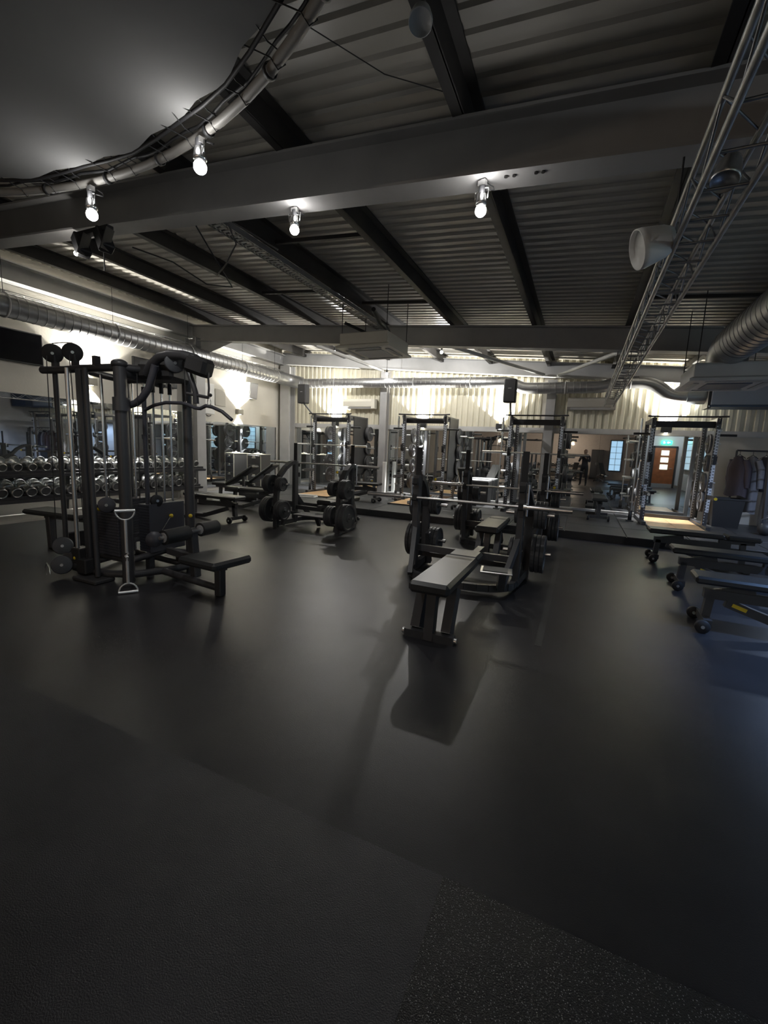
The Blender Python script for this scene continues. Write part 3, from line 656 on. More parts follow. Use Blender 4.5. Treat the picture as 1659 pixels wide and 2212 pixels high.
# ------------------------------------------------------------------ bench press stations
def station(loc, rz, who, gr, q0=0.02, q1=1.14, qx=0.0):
    """local: uprights on y=0, lifter's pad towards +y, storage legs and spotter step towards -y"""
    t = thing('bench_press', 'black olympic flat bench station '+who, 'bench press', loc, rz)
    rot = Matrix.Rotation(rz, 4, 'Z')
    wu = 0.57
    for s in (-1, 1):
        x = s*wu
        u = MB().bar((x, 0, 0.05), (x, 0, 1.12), 0.07, 0.10, ch=0.008).build('upright', BLK, t)
        MB().box((x, 0.0, 1.26), (0.065, 0.012, 0.34)).build('guide_plate', BLKM, u)
        for z in (0.86, 1.04): MB().box((x, 0.078, z-0.02), (0.05, 0.056, 0.014)).box((x, 0.10, z+0.015), (0.05, 0.012, 0.07)).build('bar_catch', BLKM, u)
        MB().cyl((x+s*0.055, 0.05, 0.78), (x+s*0.055, 0.05, 1.1), 0.014, 10).build('guard_rod', CHR, u)
        # curved storage arm from the upright down to the floor on the spotter side
        ex_ = 0.04
        pth = [(x, -0.02, 1.10), (x+s*ex_*0.3, -0.12, 1.08), (x+s*ex_*0.6, -0.26, 1.0), (x+s*ex_, -0.40, 0.86), (x+s*ex_, -0.46, 0.72), (x+s*ex_, -0.48, 0.4), (x+s*ex_, -0.48, 0.0)]
        mb = MB()
        for a, b in zip(pth[:-1], pth[1:]): mb.bar(a, b, 0.06, 0.085, upv=(1, 0, 0))
        mb.build('storage_arm', BLK, t)
        MB().bar((x+s*ex_, -0.48, 0.06), (x, 0.02, 0.06), 0.06, 0.08).build('base_rail', BLK, t)
        MB().bar((x, 0.02, 0.52), (x-s*0.09, 0.36, 0.08), 0.05, 0.07).build('brace_leg', BLK, t)
        MB().bar((x-s*0.05, -0.42, 0.03), (x-s*0.05, -0.30, 0.42), 0.05, 0.06).build('leg_stay', BLK, t)
        for z in (0.30, 0.74):
            xc = x+s*ex_
            MB().cyl((xc-0.26, -0.48, z), (xc+0.26, -0.48, z), 0.022, 12).build('plate_peg', CHR, t)
            for side in (-1, 1):
                outer = side == s
                if z < 0.5: r, th, n_ = (0.215, 0.048, 3) if outer else (0.165, 0.045, 3)
                else: r, th, n_ = (0.155, 0.042, 3) if outer else (0.115, 0.034, 3)
                off = 0.055
                for k in range(n_):
                    p = rot @ Vector((xc+side*(off+th*(k+0.5)), -0.48, z-(0.004)))
                    nm = ('largest black' if r > 0.2 else 'mid-size black' if r > 0.16 else 'small black' if r > 0.12 else 'smallest black')
                    plate(Vector(loc)+p, r, th*0.94, '%s plate on a%s peg of %s' % (nm, ' lower' if z < 0.5 else 'n upper', gr), 'plates on '+gr, rz)
    # spotter step
    stp = MB().box((0, -0.26, 0.235), (0.62, 0.34, 0.022), ch=0.004).build('spotter_step', mat('step_tread', (0.055, 0.055, 0.057), 0.45, bump=0.5, bscale=260), t)
    MB().bar((-wu, -0.10, 0.21), (wu, -0.10, 0.21), 0.05, 0.05).build('step_crossbar', BLK, t)
    MB().bar((0.05, -0.25, 0.22), (-0.02, -0.05, 0.05), 0.06, 0.08).build('step_post', BLK, t)
    # arched base tube
    arcp = [(wu*math.cos(a), 0.02+0.42*math.sin(a)**0.7, 0.07) for a in [math.pi*k/14 for k in range(15)]]
    mb = MB()
    for a, b in zip(arcp[:-1], arcp[1:]): mb.bar(a, b, 0.06, 0.07)
    mb.build('base_arch', BLK, t)
    # pad
    MB().box((qx, (q0+0.28+q1)/2, 0.415), (0.31, q1-q0-0.28, 0.09), ch=0.025).build('pad', VINYL, t)
    MB().box((qx, q0+0.138, 0.415), (0.29, 0.27, 0.086), ch=0.025).build('head_pad', VINYL, t)
    MB().bar((qx, -0.1, 0.34), (qx, q1-0.12, 0.34), 0.07, 0.08).build('spine', BLK, t)
    MB().bar((qx, q1-0.14, 0.34), (qx, q1-0.10, 0.0), 0.07, 0.09).build('front_leg', BLK, t)
    for s in (-1, 1):
        MB().bar((qx+s*0.12, q1-0.30, 0.36), (qx+s*0.12, q1-0.16, 0.05), 0.07, 0.13).build('side_leg', BLK, t)
    MB().bar((qx-0.19, q1-0.10, 0.03), (qx+0.19, q1-0.10, 0.03), 0.07, 0.06).build('front_foot', BLK, t)
    for s in (-1, 1): MB().cyl((qx+s*0.185, q1-0.10, 0.03), (qx+s*0.212, q1-0.10, 0.03), 0.022, 10).build('foot_cap', CHRB, t)
    MB().bar((-wu, 0.0, 0.30), (wu, 0.0, 0.30), 0.05, 0.07).build('cross_tube', BLK, t)
    return t
def barbell(loc, rz, label, L=2.2, vert=False, group=None):
    t = thing('barbell', label, 'barbell', loc, rz, group)
    ax = Vector((0, 0, 1)) if vert else Vector((1, 0, 0))
    o = ax*(L/2) if vert else Vector((0, 0, 0))
    MB().cyl(o-ax*0.655, o+ax*0.655, 0.0145, 12).build('shaft', CHRB, t)
    for s in (-1, 1):
        MB().cyl(o+ax*s*0.675, o+ax*s*L/2, 0.025, 14).build('sleeve', CHR, t)
        MB().cyl(o+ax*s*0.645, o+ax*s*0.675, 0.037, 14).build('collar', CHRB, t)
    return t
station((-4.02, 6.35, 0), 0, 'standing alone between the cable station and the racks', 'the lone bench station')
station((-1.03, 6.68, 0), math.pi, 'standing next to the platform step', 'the bench press next to the platform step')
near_st = station((-1.08, 4.60, 0), math.pi, 'with a foot plate beside its pad', 'the bench press with the foot plate', 0.50, 1.74, -0.17)
barbell((-4.10, 6.44, 1.08), 0, 'bare barbell racked on the lone bench station')
barbell((-1.03, 6.59, 0.895), 0, 'bare barbell on the bench press next to the platform step')
barbell((-1.13, 4.515, 0.875), 0, 'bare chrome barbell on the bench press with the foot plate')
# silver-rimmed foot plate on an arm of the near bench station
fx, fy = -0.44, 0.47
q = MB().box((fx, fy, 0.285), (0.30, 0.22, 0.016), Euler((0, 0, R(8))).to_matrix(), ch=0.004).build('foot_plate', ALU, near_st); q['label'] = 'silver-rimmed foot plate beside the pad'
MB().box((fx+0.01, fy, 0.296), (0.23, 0.165, 0.008), Euler((0, 0, R(8))).to_matrix()).build('tread', mat('tread_grey', (0.10, 0.10, 0.095), 0.6, bump=0.5, bscale=250), q)
MB().bar((fx-0.06, fy, 0.275), (fx-0.04, fy-0.06, 0.09), 0.07, 0.07).build('foot_plate_arm', BLK, near_st)

# ------------------------------------------------------------------ adjustable benches
def adj_bench(loc, rz, label, group, back=0.0, flat_only=False):
    """local x: wheel end at 0, seat end at 1.25"""
    t = thing('adjustable_bench', label, 'bench', loc, rz, group)
    zt = 0.43
    if back == 0:
        MB().box((0.42, 0, zt), (0.86, 0.29, 0.065), ch=0.018).build('back_pad', VINYL, t)
    else:
        M3 = Euler((0, back, 0)).to_matrix(); hinge = Vector((0.86, 0, zt))
        b = MB().box(hinge+M3 @ Vector((-0.43, 0, 0)), (0.84, 0.29, 0.065), M3, ch=0.018).build('back_pad', VINYL, t)
        MB().bar((0.45, 0, 0.28), tuple(hinge+M3 @ Vector((-0.45, 0, -0.04))), 0.05, 0.04).build('back_support', BLK, t)
    MB().box((1.06, 0, zt), (0.36, 0.28, 0.065), ch=0.018).build('seat_pad', VINYL, t)
    MB().bar((0.82, 0, 0.36), (1.2, 0, 0.37), 0.06, 0.05).build('seat_rail', BLK, t)
    MB().bar((0.08, 0, 0.30), (0.95, 0, 0.30), 0.07, 0.08).build('spine', BLK, t)
    MB().bar((0.10, 0, 0.30), (0.42, 0, 0.37), 0.05, 0.06).build('pivot_arm', BLK, t)
    d = MB().bar((0.24, 0, 0.24), (0.85, 0, 0.05), 0.06, 0.07).build('diagonal', BLK, t)
    MB().bar((0.28, -0.034, 0.232), (0.38, -0.034, 0.20), 0.004, 0.03).build('warning_label', YEL, d)
    MB().bar((0.13, 0, 0.30), (0.11, 0, 0.06), 0.06, 0.07).build('wheel_post', BLK, t)
    MB().bar((0.11, -0.16, 0.075), (0.11, 0.16, 0.075), 0.06, 0.06).build('wheel_bar', BLK, t)
    for s in (-1, 1):
        w_ = MB().lathe([(0.012, -0.02), (0.05, -0.02), (0.055, -0.012), (0.055, 0.012), (0.05, 0.02), (0.012, 0.02)], (0.07, s*0.19, 0.055), (0, 1, 0), 16).build('wheel', BLKM, t)
        MB().cyl((0.07, s*0.165, 0.055), (0.07, s*0.215, 0.055), 0.014, 10).build('axle', CHRB, w_)
    MB().bar((1.08, 0, 0.36), (1.10, 0, 0.05), 0.06, 0.06).build('rear_post', BLK, t)
    MB().bar((1.10, -0.22, 0.03), (1.10, 0.22, 0.03), 0.08, 0.05).build('rear_foot', BLK, t)
    MB().bar((0.85, 0, 0.05), (1.10, 0, 0.04), 0.06, 0.06).build('low_rail', BLK, t)
    MB().cyl((1.24, -0.06, 0.40), (1.24, 0.06, 0.40), 0.014, 10).build('grab_handle', CHRB, t)
    return t
G1 = 'flat adjustable benches parked in a row by the windows'
adj_bench((0.96, 7.05, 0), 0, 'black adjustable bench lying flat nearest the wooden lifting platform', G1)
adj_bench((1.02, 5.68, 0), R(-1), 'middle one of the three flat adjustable benches in the window row', G1)
adj_bench((0.98, 4.40, 0), R(-2), 'flat adjustable bench at the end of the window row away from the racks', G1)
G2 = 'adjustable benches before the dumbbell rack'
adj_bench((-5.35, 5.80, 0), math.pi, 'flat adjustable bench right behind the lat pulldown seat', G2)
adj_bench((-5.62, 7.12, 0), math.pi, 'flat adjustable bench between the raised benches and the lone station', G2)
adj_bench((-6.55, 8.5, 0), math.pi+R(4), 'adjustable bench with raised back pad before the filing cabinet', G2, 0.6)
adj_bench((-6.55, 7.75, 0), math.pi+R(6), 'adjustable bench with raised back pad beside the wall column', G2, 0.55)
G3 = 'benches on the raised platform'
adj_bench((0.42, 9.65, ZP), math.pi/2, 'flat bench end-on upon the raised platform before the mirror', G3)
adj_bench((-2.3, 9.2, ZP), math.pi/2+R(6), 'bench with raised back pad on the platform by the black box', G3, 0.6)
adj_bench((-4.25, 9.2, ZP), math.pi+R(4), 'flat bench on the platform between the first two power racks', G3)

# white step boxes by the raised benches
for (x, y, l) in ((-7.62, 7.15, 'white low step box at the foot of the steel column'), (-6.2, 9.0, 'white low step box in front of the filing cabinet')):
    t = thing('step_box', l, 'step box', (x, y, 0), R(8), 'white step boxes')
    MB().box((0, 0, 0.09), (0.62, 0.26, 0.14), ch=0.02).build('box_body', WHITE, t)
    MB().box((0, 0, 0.168), (0.56, 0.22, 0.016)).build('top_mat', STEELL, t)
    for s in (-1, 1): MB().box((s*0.24, 0, 0.012), (0.1, 0.24, 0.024)).build('foot', BLKM, t)

# filing cabinets
def cabinet(x, y, label):
    t = thing('filing_cabinet', label, 'cabinet', (x, y, 0), R(12))
    W_, D_, H_ = 0.42, 0.55, 1.08
    MB().box((0, 0, H_/2), (W_, D_, H_)).build('body', CAB, t)
    for s in (-1, 1): MB().box((s*(W_/2-0.008), -D_/2-0.004, H_/2), (0.016, 0.012, H_)).build('edge_trim', CABE, t)
    MB().box((0, -0.0, H_+0.006), (W_+0.01, D_+0.02, 0.012)).build('top', CABE, t)
    for k in range(4):
        z = 0.07+k*0.25
        d = MB().box((0, -D_/2-0.008, z+0.12), (W_-0.05, 0.016, 0.235), ch=0.004).build('drawer', CAB, t)
        MB().box((0, -D_/2-0.022, z+0.17), (0.11, 0.012, 0.022)).build('handle', CHRB, d)
        MB().box((0, -D_/2-0.018, z+0.205), (0.08, 0.004, 0.028)).build('card_holder', CABE, d)
cabinet(-8.30, 9.75, 'dark four-drawer filing cabinet with pale edges against the mirror')
t = thing('paper_tray', 'small pale tray on top of a filing cabinet', 'tray', (-8.28, 9.7, 1.093))
MB().box((0, 0, 0.012), (0.18, 0.14, 0.024), ch=0.004).build('tray_body', CREAM, t)
MB().cyl((0.0, 0, 0.024), (0.0, 0, 0.05), 0.03, 10).build('tape_roll', WHITE, t)

# ------------------------------------------------------------------ dumbbell rack
def db_rack(loc, rz, L, label):
    t = thing('dumbbell_rack', label, 'rack', loc, rz)
    for z, yo in ((0.36, 0.04), (0.78, -0.06)):
        M3 = Euler((R(14), 0, 0)).to_matrix()
        sh = MB().box((0, yo, z), (L, 0.42, 0.025), M3).build('shelf', BLKM, t)
        for dy in (-0.11, 0.11): MB().box(Vector((0, yo, z))+M3 @ Vector((0, dy, 0.03)), (L, 0.035, 0.04), M3).build('saddle_rail', BLK, sh)
        MB().box(Vector((0, yo, z))+M3 @ Vector((0, -0.215, 0.0)), (L, 0.012, 0.05), M3).build('front_lip', BLK, sh)
    n_ = max(2, int(L/1.25)+1)
    for k in range(n_):
        x = -L/2+0.05+k*(L-0.1)/(n_-1)
        MB().bar((x, 0.16, 0.02), (x, 0.02, 0.92), 0.06, 0.09).build('upright', BLK, t)
        MB().bar((x, -0.22, 0.035), (x, 0.26, 0.035), 0.07, 0.07).build('foot', BLK, t)
    MB().box((0, 0, 0.02), (L+0.3, 0.62, 0.04)).build('kick_board', mat('pale_kerb', (0.42, 0.40, 0.36), 0.6), t)
    return t
def dumbbell_meshes(r, L):
    h = MB().cyl((0, -0.07, 0), (0, 0.07, 0), 0.016, 10).mesh('handle'); h.materials.append(CHRB)
    hd = MB().lathe([(0.001, 0.065), (r*0.7, 0.065), (r*0.96, 0.085), (r, 0.10), (r, 0.065+L*0.8), (r*0.9, 0.065+L), (r*0.78, 0.065+L), (r*0.74, 0.06+L*0.94), (0.001, 0.06+L*0.94)], (0, 0, 0), (0, -1, 0), 18).mesh('weight_head'); hd.materials.append(SILV)
    hb = MB().lathe([(0.001, 0.065), (r*0.7, 0.065), (r*0.96, 0.085), (r, 0.10), (r, 0.065+L*0.8), (r*0.9, 0.065+L), (r*0.78, 0.065+L), (r*0.74, 0.06+L*0.94), (0.001, 0.06+L*0.94)], (0, 0, 0), (0, 1, 0), 18).mesh('weight_head'); hb.materials.append(SILV)
    cp = MB().cyl((0, -0.06-L*0.94, 0), (0, -0.062-L*0.96, 0), r*0.72, 14).mesh('end_cap'); cp.materials.append(GUN)
    return h, hd, hb, cp
def fill_rack(loc, rz, L, label_fmt, group, step=0.205):
    rot = Matrix.Rotation(rz, 3, 'Z')
    for ti, (z, yo, r0, r1) in enumerate(((0.36, 0.04, 0.082, 0.092), (0.78, -0.06, 0.066, 0.078))):
        n_ = int((L-0.15)/step)
        for k in range(n_):
            f = k/n_; r = r0+(r1-r0)*(round(f*4)/4)
            key = (round(r, 4))
            if key not in DBM: DBM[key] = dumbbell_meshes(r, 0.085 if ti else 0.105)
            h, hd, hb, cp = DBM[key]
            p = rot @ Vector((-L/2+0.16+k*step, yo, z+0.05+r*0.86))
            t = thing('dumbbell', label_fmt % ('lower' if ti == 0 else 'upper'), 'dumbbell', Vector(loc)+p, rz, group+(' lower tier' if ti == 0 else ' upper tier'))
            t.rotation_euler = (R(14), 0, rz+random.uniform(-0.04, 0.04))
            for nm, me in (('handle', h), ('weight_head', hd), ('weight_head', hb), ('end_cap', cp)): inst(nm, me, t)
DBM = {}
db_rack((-8.27, 4.7, 0), math.pi/2, 5.7, 'long two-tier black dumbbell rack along the mirrored wall')
fill_rack((-8.27, 4.7, 0), math.pi/2, 5.7, 'silver round-head dumbbell on the %s tier of the mirrored wall rack', 'dumbbells on the wall rack')

# ------------------------------------------------------------------ power racks
HOLE = mat('hole_glint', (0.55, 0.57, 0.60), 0.4)  # pale discs paint the light that shows through the upright holes
def power_rack(x, label, panel=False, gname='', strips=True):
    Y0 = 10.05; H = 2.09; wu = 0.52; dp = 1.0
    t = thing('power_rack', label, 'power rack', (x, Y0, ZP))
    for s in (-1, 1):
        for (yy, front) in ((0, True), (dp, False)):
            u = MB().box((s*wu, yy, H/2), (0.075, 0.075, H), ch=0.004).build('upright', BLK if front else mat('rack_grey', (0.075, 0.075, 0.08), 0.35), t)
            mb = MB()
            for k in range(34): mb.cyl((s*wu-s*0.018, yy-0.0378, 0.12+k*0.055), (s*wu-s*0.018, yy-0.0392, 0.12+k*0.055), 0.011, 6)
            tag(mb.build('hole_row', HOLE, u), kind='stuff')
            if front and strips:
                for (z0, z1) in ((0.32, 0.78), (0.90, 1.22), (1.42, 1.88)):
                    st_ = MB().box((s*wu+s*0.012, -0.0395, (z0+z1)/2), (0.05, 0.003, z1-z0)).build('number_strip', STRIP, u)
                    mb = MB(); z = z0+0.03
                    while z < z1-0.02:
                        mb.box((s*wu+s*0.018, -0.0415, z), (0.026, 0.002, 0.014)); z += 0.055
                    tag(mb.build('printed_numbers', BLKM, st_), kind='stuff')
        MB().bar((s*wu, 0, H-0.04), (s*wu, dp, H-0.04), 0.06, 0.07).build('top_rail', BLK, t)
        MB().bar((s*wu, -0.35, 0.035), (s*wu, dp, 0.035), 0.075, 0.07).build('base_rail', BLK, t)
        # band and plate pegs
        MB().cyl((s*(wu+0.03), 0.08, 1.78), (s*(wu+0.32), 0.08, 1.78), 0.022, 12).build('band_peg', BLKM, t)
        MB().cyl((s*(wu+0.03), -0.02, H-0.22), (s*(wu+0.06), -0.02, H-0.22), 0.03, 10).build('hook_knob', CHRB, t)
        # J hook and safety arm
        zj = 1.28
        MB().box((s*wu, -0.075, zj), (0.06, 0.08, 0.09)).box((s*wu, -0.12, zj+0.06), (0.06, 0.014, 0.09)).build('bar_hook', BLKM, t)
        MB().bar((s*wu, -0.05, 0.62), (s*wu, -0.52, 0.62), 0.05, 0.07).build('safety_arm', BLK, t)
        MB().cyl((s*wu, -0.55, 0.62), (s*wu, -0.52, 0.62), 0.026, 10).build('arm_cap', YEL if s > 0 else CHRB, t)
        # rear plate pegs
        for k, z in enumerate((0.45, 0.85, 1.25, 1.65)):
            MB().cyl((s*(wu+0.03), dp-0.05, z), (s*(wu+0.30), dp-0.05, z), 0.02, 10).build('plate_peg', CHRB, t)
    MB().bar((-wu, dp, H-0.04), (wu, dp, H-0.04), 0.07, 0.07).build('rear_header', BLK, t)
    MB().box((0, 0.06, H-0.12), (2*wu-0.06, 0.03, 0.12)).build('name_board', BLKM, t)
    MB().bar((-wu, dp, 0.05), (wu, dp, 0.05), 0.07, 0.10).build('rear_base_bar', BLK, t)
    # multi-grip pull-up bar
    MB().tube([(-wu-0.12, -0.12, H+0.02), (-wu+0.1, -0.02, H+0.02), (0, -0.02, H+0.02), (wu-0.1, -0.02, H+0.02), (wu+0.12, -0.12, H+0.02)], 0.016, 8).build('pull_up_bar', BLKM, t)
    MB().tube([(-wu, 0.02, H+0.01), (-wu, -0.14, H-0.02), (-wu+0.02, -0.14, H-0.12)], 0.014, 8).build('grip_horn', BLKM, t)
    MB().tube([(wu, 0.02, H+0.01), (wu, -0.14, H-0.02), (wu-0.02, -0.14, H-0.12)], 0.014, 8).build('grip_horn', BLKM, t)
    if panel: MB().box((wu+0.05, dp*0.55, 1.30), (0.02, dp*0.75, 1.5)).build('side_panel', BLKM, t)
    return t, Y0, dp, wu
racks = ((-6.12, 'black power rack beside the corner column with a bent-pole speaker', True, 'the rack by the corner column'),
         (-3.52, 'black power rack with side panel between the two back wall columns', True, 'the second rack from the corner column'),
         (-0.97, 'black power rack with white number strips under the straight-pole speaker', False, 'the third rack from the corner column'),
         (1.74, 'black power rack over the bright wooden platform next to the clothes rail', False, 'the rack next to the clothes rail'))
ordn = ('first', 'second', 'third', 'fourth')
for i, (x, l, pan, gn) in enumerate(racks):
    t, Y0, dp, wu = power_rack(x, l, pan)
    for s in (-1, 1):
        for k, (z, r) in enumerate(((0.45, 0.215), (0.85, 0.2), (1.25, 0.17), (1.65, 0.2))):
            if i == 2 and s < 0 and k == 2: continue
            for j in range(1+(k+i) % 2):
                plate((x+s*(wu+0.10+0.05*j), Y0+dp-0.05, ZP+z-0.004), r, 0.045, 'black plate on the %s side peg of %s' % (('lowest', 'second lowest', 'second highest', 'highest')[k], gn), 'plates on '+gn)
    # vertical barbell in a floor holder left of the rack
    barbell((x-wu-0.20, Y0+0.1, ZP+0.03), 0, 'barbell stored upright beside '+gn, 2.05, True, 'upright stored barbells')
    h = thing('bar_holder', 'black floor socket under the upright barbell by '+gn, 'bar holder', (x-wu-0.20, Y0+0.1, ZP), 0, 'barbell floor sockets')
    MB().box((0, 0, 0.012), (0.14, 0.14, 0.022), ch=0.004).build('base_plate', BLK, h)
    MB().lathe([(0.030, 0.02), (0.036, 0.02), (0.036, 0.22), (0.030, 0.22), (0.030, 0.02)], n=14).build('socket', BLK, h)
    # lifting platform with plywood centre
    if i != 2:
        lp = thing('lifting_platform', 'plywood lifting platform with black edging at '+gn, 'platform', (x, 10.12, ZP), 0, 'plywood lifting platforms')
        for (a, b) in ((-0.23, 0.0), (0.23, 0.0)):
            MB().box((a, -0.03, 0.012), (0.455, 1.86, 0.024), ch=0.003).build('plywood_board', WOOD, lp)
        for s in (-1, 1): MB().box((s*0.472, -0.03, 0.014), (0.022, 1.92, 0.028)).build('edging', BLK, lp)
        MB().box((0, -0.975, 0.014), (0.966, 0.03, 0.028)).build('edging', BLK, lp)
# barbell in the corner rack and the third rack
barbell((-6.12, 9.965, ZP+1.30), 0, 'bare barbell resting on the hooks of the corner power rack')
barbell((-0.97, 9.965, ZP+1.30), 0, 'bare barbell resting on the hooks of the third power rack')
# black plyo box
t = thing('plyo_box', 'black padded box with pale top against the long mirror', 'box', (-2.35, 10.95, ZP))
MB().box((0, 0, 0.29), (0.66, 0.5, 0.56), ch=0.015).build('box_body', BLKM, t)
MB().box((0, 0, 0.58), (0.64, 0.48, 0.02), ch=0.006).build('top_pad', STEELL, t)
MB().box((0, -0.252, 0.32), (0.14, 0.006, 0.035)).build('hand_hole', STEEL, t)
# pale skirting strip under the mirrors
MB().box((-2.9, YB-0.05, ZP+0.02), (4.2, 0.06, 0.05)).build('mirror_skirting', STEELL, wb)
MB().box((0.85, YB-0.05, ZP+0.02), (3.1, 0.06, 0.05)).build('mirror_skirting', STEELL, wb)
t = thing('white_post', 'white square post standing by the back wall column', 'post', (-4.98, 11.05, ZP))
MB().box((0, 0, 0.45), (0.09, 0.09, 0.9), ch=0.006).build('shaft', WHITE, t); MB().box((0, 0, 0.01), (0.16, 0.16, 0.02)).build('base', WHITE, t)

# ------------------------------------------------------------------ clothes, bin at the right
t = thing('clothes_rail', 'black clothes rail on legs by the white wall', 'clothes rail', (3.25, 10.95, ZP))
MB().cyl((-0.42, 0, 1.53), (1.2, 0, 1.53), 0.018, 10).build('rail', BLK, t)
for x in (-0.42, 1.2):
    MB().cyl((x, 0, 0.04), (x, 0, 1.53), 0.018, 10).build('leg', BLK, t); MB().bar((x, -0.22, 0.03), (x, 0.22, 0.03), 0.04, 0.04).build('foot', BLK, t)
for x in (0.25, 0.42, 0.6): MB().cyl((x, 0, 1.52), (x+0.03, -0.12, 1.38), 0.008, 6).build('hook', BLK, t)
def garment(x, z1, z0, wid, M, name, label, sleeves=True, seed=0):
    rnd = random.Random(seed); mb = MB(); n = 22; rows = 12; V = []; F = []
    ph = [rnd.uniform(0, 6.28) for _ in range(3)]
    for j in range(rows+1):
        f = j/rows; z = z1+(z0-z1)*f
        sx = wid*(0.16+0.34*min(1, f*4))*(1+0.18*f); sy = 0.05+0.045*min(1, f*3)
        for i in range(n):
            a = 2*math.pi*i/n; q = 1+0.10*f*math.sin(5*a+ph[0]+f)+0.07*f*math.sin(9*a+ph[1])
            V.append((math.cos(a)*sy*q+0.02*math.sin(4*f+ph[2]), math.sin(a)*sx*q, z-(0.02*math.sin(3*a+ph[1]) if j == rows else 0)))
    for j in range(rows):
        for i in range(n): F.append((j*n+i, (j+1)*n+i, (j+1)*n+(i+1) % n, j*n+(i+1) % n))
    mb.add(V, F, True)
    t = thing(name, label, 'clothing', (3.25+x, 10.95, ZP), R(25), 'clothes on the rail')
    mb.build('body', M, t)
    if sleeves:
        for s in (-1, 1): MB().tube([(0, s*wid*0.42, z1-0.08), (0.03, s*wid*0.56, z1-0.25), (0.03, s*wid*0.60, z1-0.45), (0.05, s*wid*0.58, z1-0.62)], [0.05, 0.06, 0.055, 0.05], 10).build('sleeve', M, t)
    MB().tube([(0, -wid*0.36, z1-0.04), (0, 0, z1+0.03), (0, wid*0.36, z1-0.04)], 0.006, 6).tube([(0, 0, z1+0.03), (0, 0, z1+0.09), (0.03, 0, z1+0.11)], 0.004, 6).build('hanger', BLKM, t)
garment(-0.36, 1.42, 0.62, 0.40, CLO3, 'coat', 'plum dark coat hanging at the rail end next to the rack', True, 1)
garment(-0.15, 1.42, 0.30, 0.36, CLO2, 'dressing_gown', 'grey gown hanging between the dark coats', True, 2)
garment(0.06, 1.42, 0.75, 0.38, CLO1, 'jacket', 'near-black jacket hanging short on the rail', True, 3)
garment(0.28, 1.40, 0.06, 0.40, CLO4, 'robe', 'long pale robe reaching nearly to the floor', False, 4)
t = thing('storage_bin', 'black open-topped bin in front of the hanging clothes', 'bin', (2.72, 10.72, ZP))
V = []
for (s_, z) in ((0.82, 0.0), (1.0, 0.55), (1.06, 0.55), (1.06, 0.58), (0.97, 0.58), (0.80, 0.03)):
    V += [(-0.26*s_, -0.2*s_, z), (0.26*s_, -0.2*s_, z), (0.26*s_, 0.2*s_, z), (-0.26*s_, 0.2*s_, z)]
F = [(3, 2, 1, 0), (20, 21, 22, 23)]
for j in range(5):
    for i in range(4): F.append((j*4+i, j*4+(i+1) % 4, j*4+4+(i+1) % 4, j*4+4+i))
MB().add(V, F).build('tub', BLKM, t)
MB().tube([(-0.28, -0.08, 0.5), (-0.32, -0.06, 0.46), (-0.32, 0.06, 0.46), (-0.28, 0.08, 0.5)], 0.012, 6).build('handle', BLKM, t)
t = thing('ladder_frame', 'black wall ladder frame leaning beyond the clothes rail', 'frame', (3.45, 10.3, ZP), R(20))
for s in (-1, 1): MB().bar((s*0.25, 0, 0), (s*0.25, 0.12, 1.5), 0.05, 0.05).build('side_rail', BLK, t)
for k in range(8): MB().cyl((-0.25, 0.012*k+0.02, 0.2+k*0.16), (0.25, 0.012*k+0.02, 0.2+k*0.16), 0.012, 8).build('rung', BLK, t)
t = thing('kettlebell', 'black kettlebell on the platform beyond the clothes rail', 'kettlebell', (3.15, 9.9, ZP))
MB().sphere((0, 0, 0.12), 0.12, 16, 10).build('ball', PLATE, t)
MB().tube([(-0.06, 0, 0.2), (-0.075, 0, 0.28), (0, 0, 0.32), (0.075, 0, 0.28), (0.06, 0, 0.2)], 0.016, 8).build('handle', BLK, t)

# ------------------------------------------------------------------ cable station
cs = thing('cable_station', 'large black multi-station cable machine with weight stacks and pulleys', 'cable machine', (-4.1, 2.95, 0))
def part(name, mb, M=BLK, parent=cs):
    me_off = tuple(cs.location); me = mb.mesh(name, me_off); me.materials.append(M)
    o = bpy.data.objects.new(name, me); C.objects.link(o); o.parent = parent
    return o
part('main_column', MB().cyl((-3.92, 2.72, 0), (-3.92, 2.72, 2.05), 0.055, 18))
part('column_cap', MB().sphere((-3.92, 2.72, 2.06), 0.072, 16, 8, (1, 1, 0.6)))
part('rear_column', MB().cyl((-3.70, 3.27, 0), (-3.70, 3.27, 2.08), 0.048, 16))
part('side_column', MB().cyl((-4.75, 3.35, 0), (-4.75, 3.35, 2.05), 0.05, 16))
part('pulley_column', MB().bar((-4.38, 2.66, 0.06), (-4.38, 2.66, 2.02), 0.075, 0.085, ch=0.01))
part('thin_pole', MB().cyl((-4.90, 2.72, 0.1), (-4.90, 2.72, 2.03), 0.024, 12))
part('thin_pole', MB().cyl((-4.17, 2.58, 0.05), (-4.26, 2.62, 2.02), 0.024, 12))
for (x, y) in ((-4.50, 2.60), (-4.455, 2.575)): part('guide_rod', MB().cyl((x, y, 0.2), (x, y, 2.02), 0.019, 12), CHRB)
for (x, y) in ((-4.26, 2.76), (-4.10, 2.79), (-4.01, 3.02), (-4.01, 3.12), (-4.01, 3.22), (-4.01, 3.32), (-4.5, 3.25), (-4.6, 3.25)): part('guide_rod', MB().cyl((x, y, 0.3), (x, y, 1.98), 0.011, 10), CHR)
part('guide_sleeve', MB().cyl((-4.01, 3.02, 0.72), (-4.01, 3.02, 1.90), 0.022, 12), STACK)
for (y) in (3.12, 3.22, 3.32): part('rod_bush', MB().cyl((-4.01, y, 1.86), (-4.01, y, 1.97), 0.02, 10), BLKM)
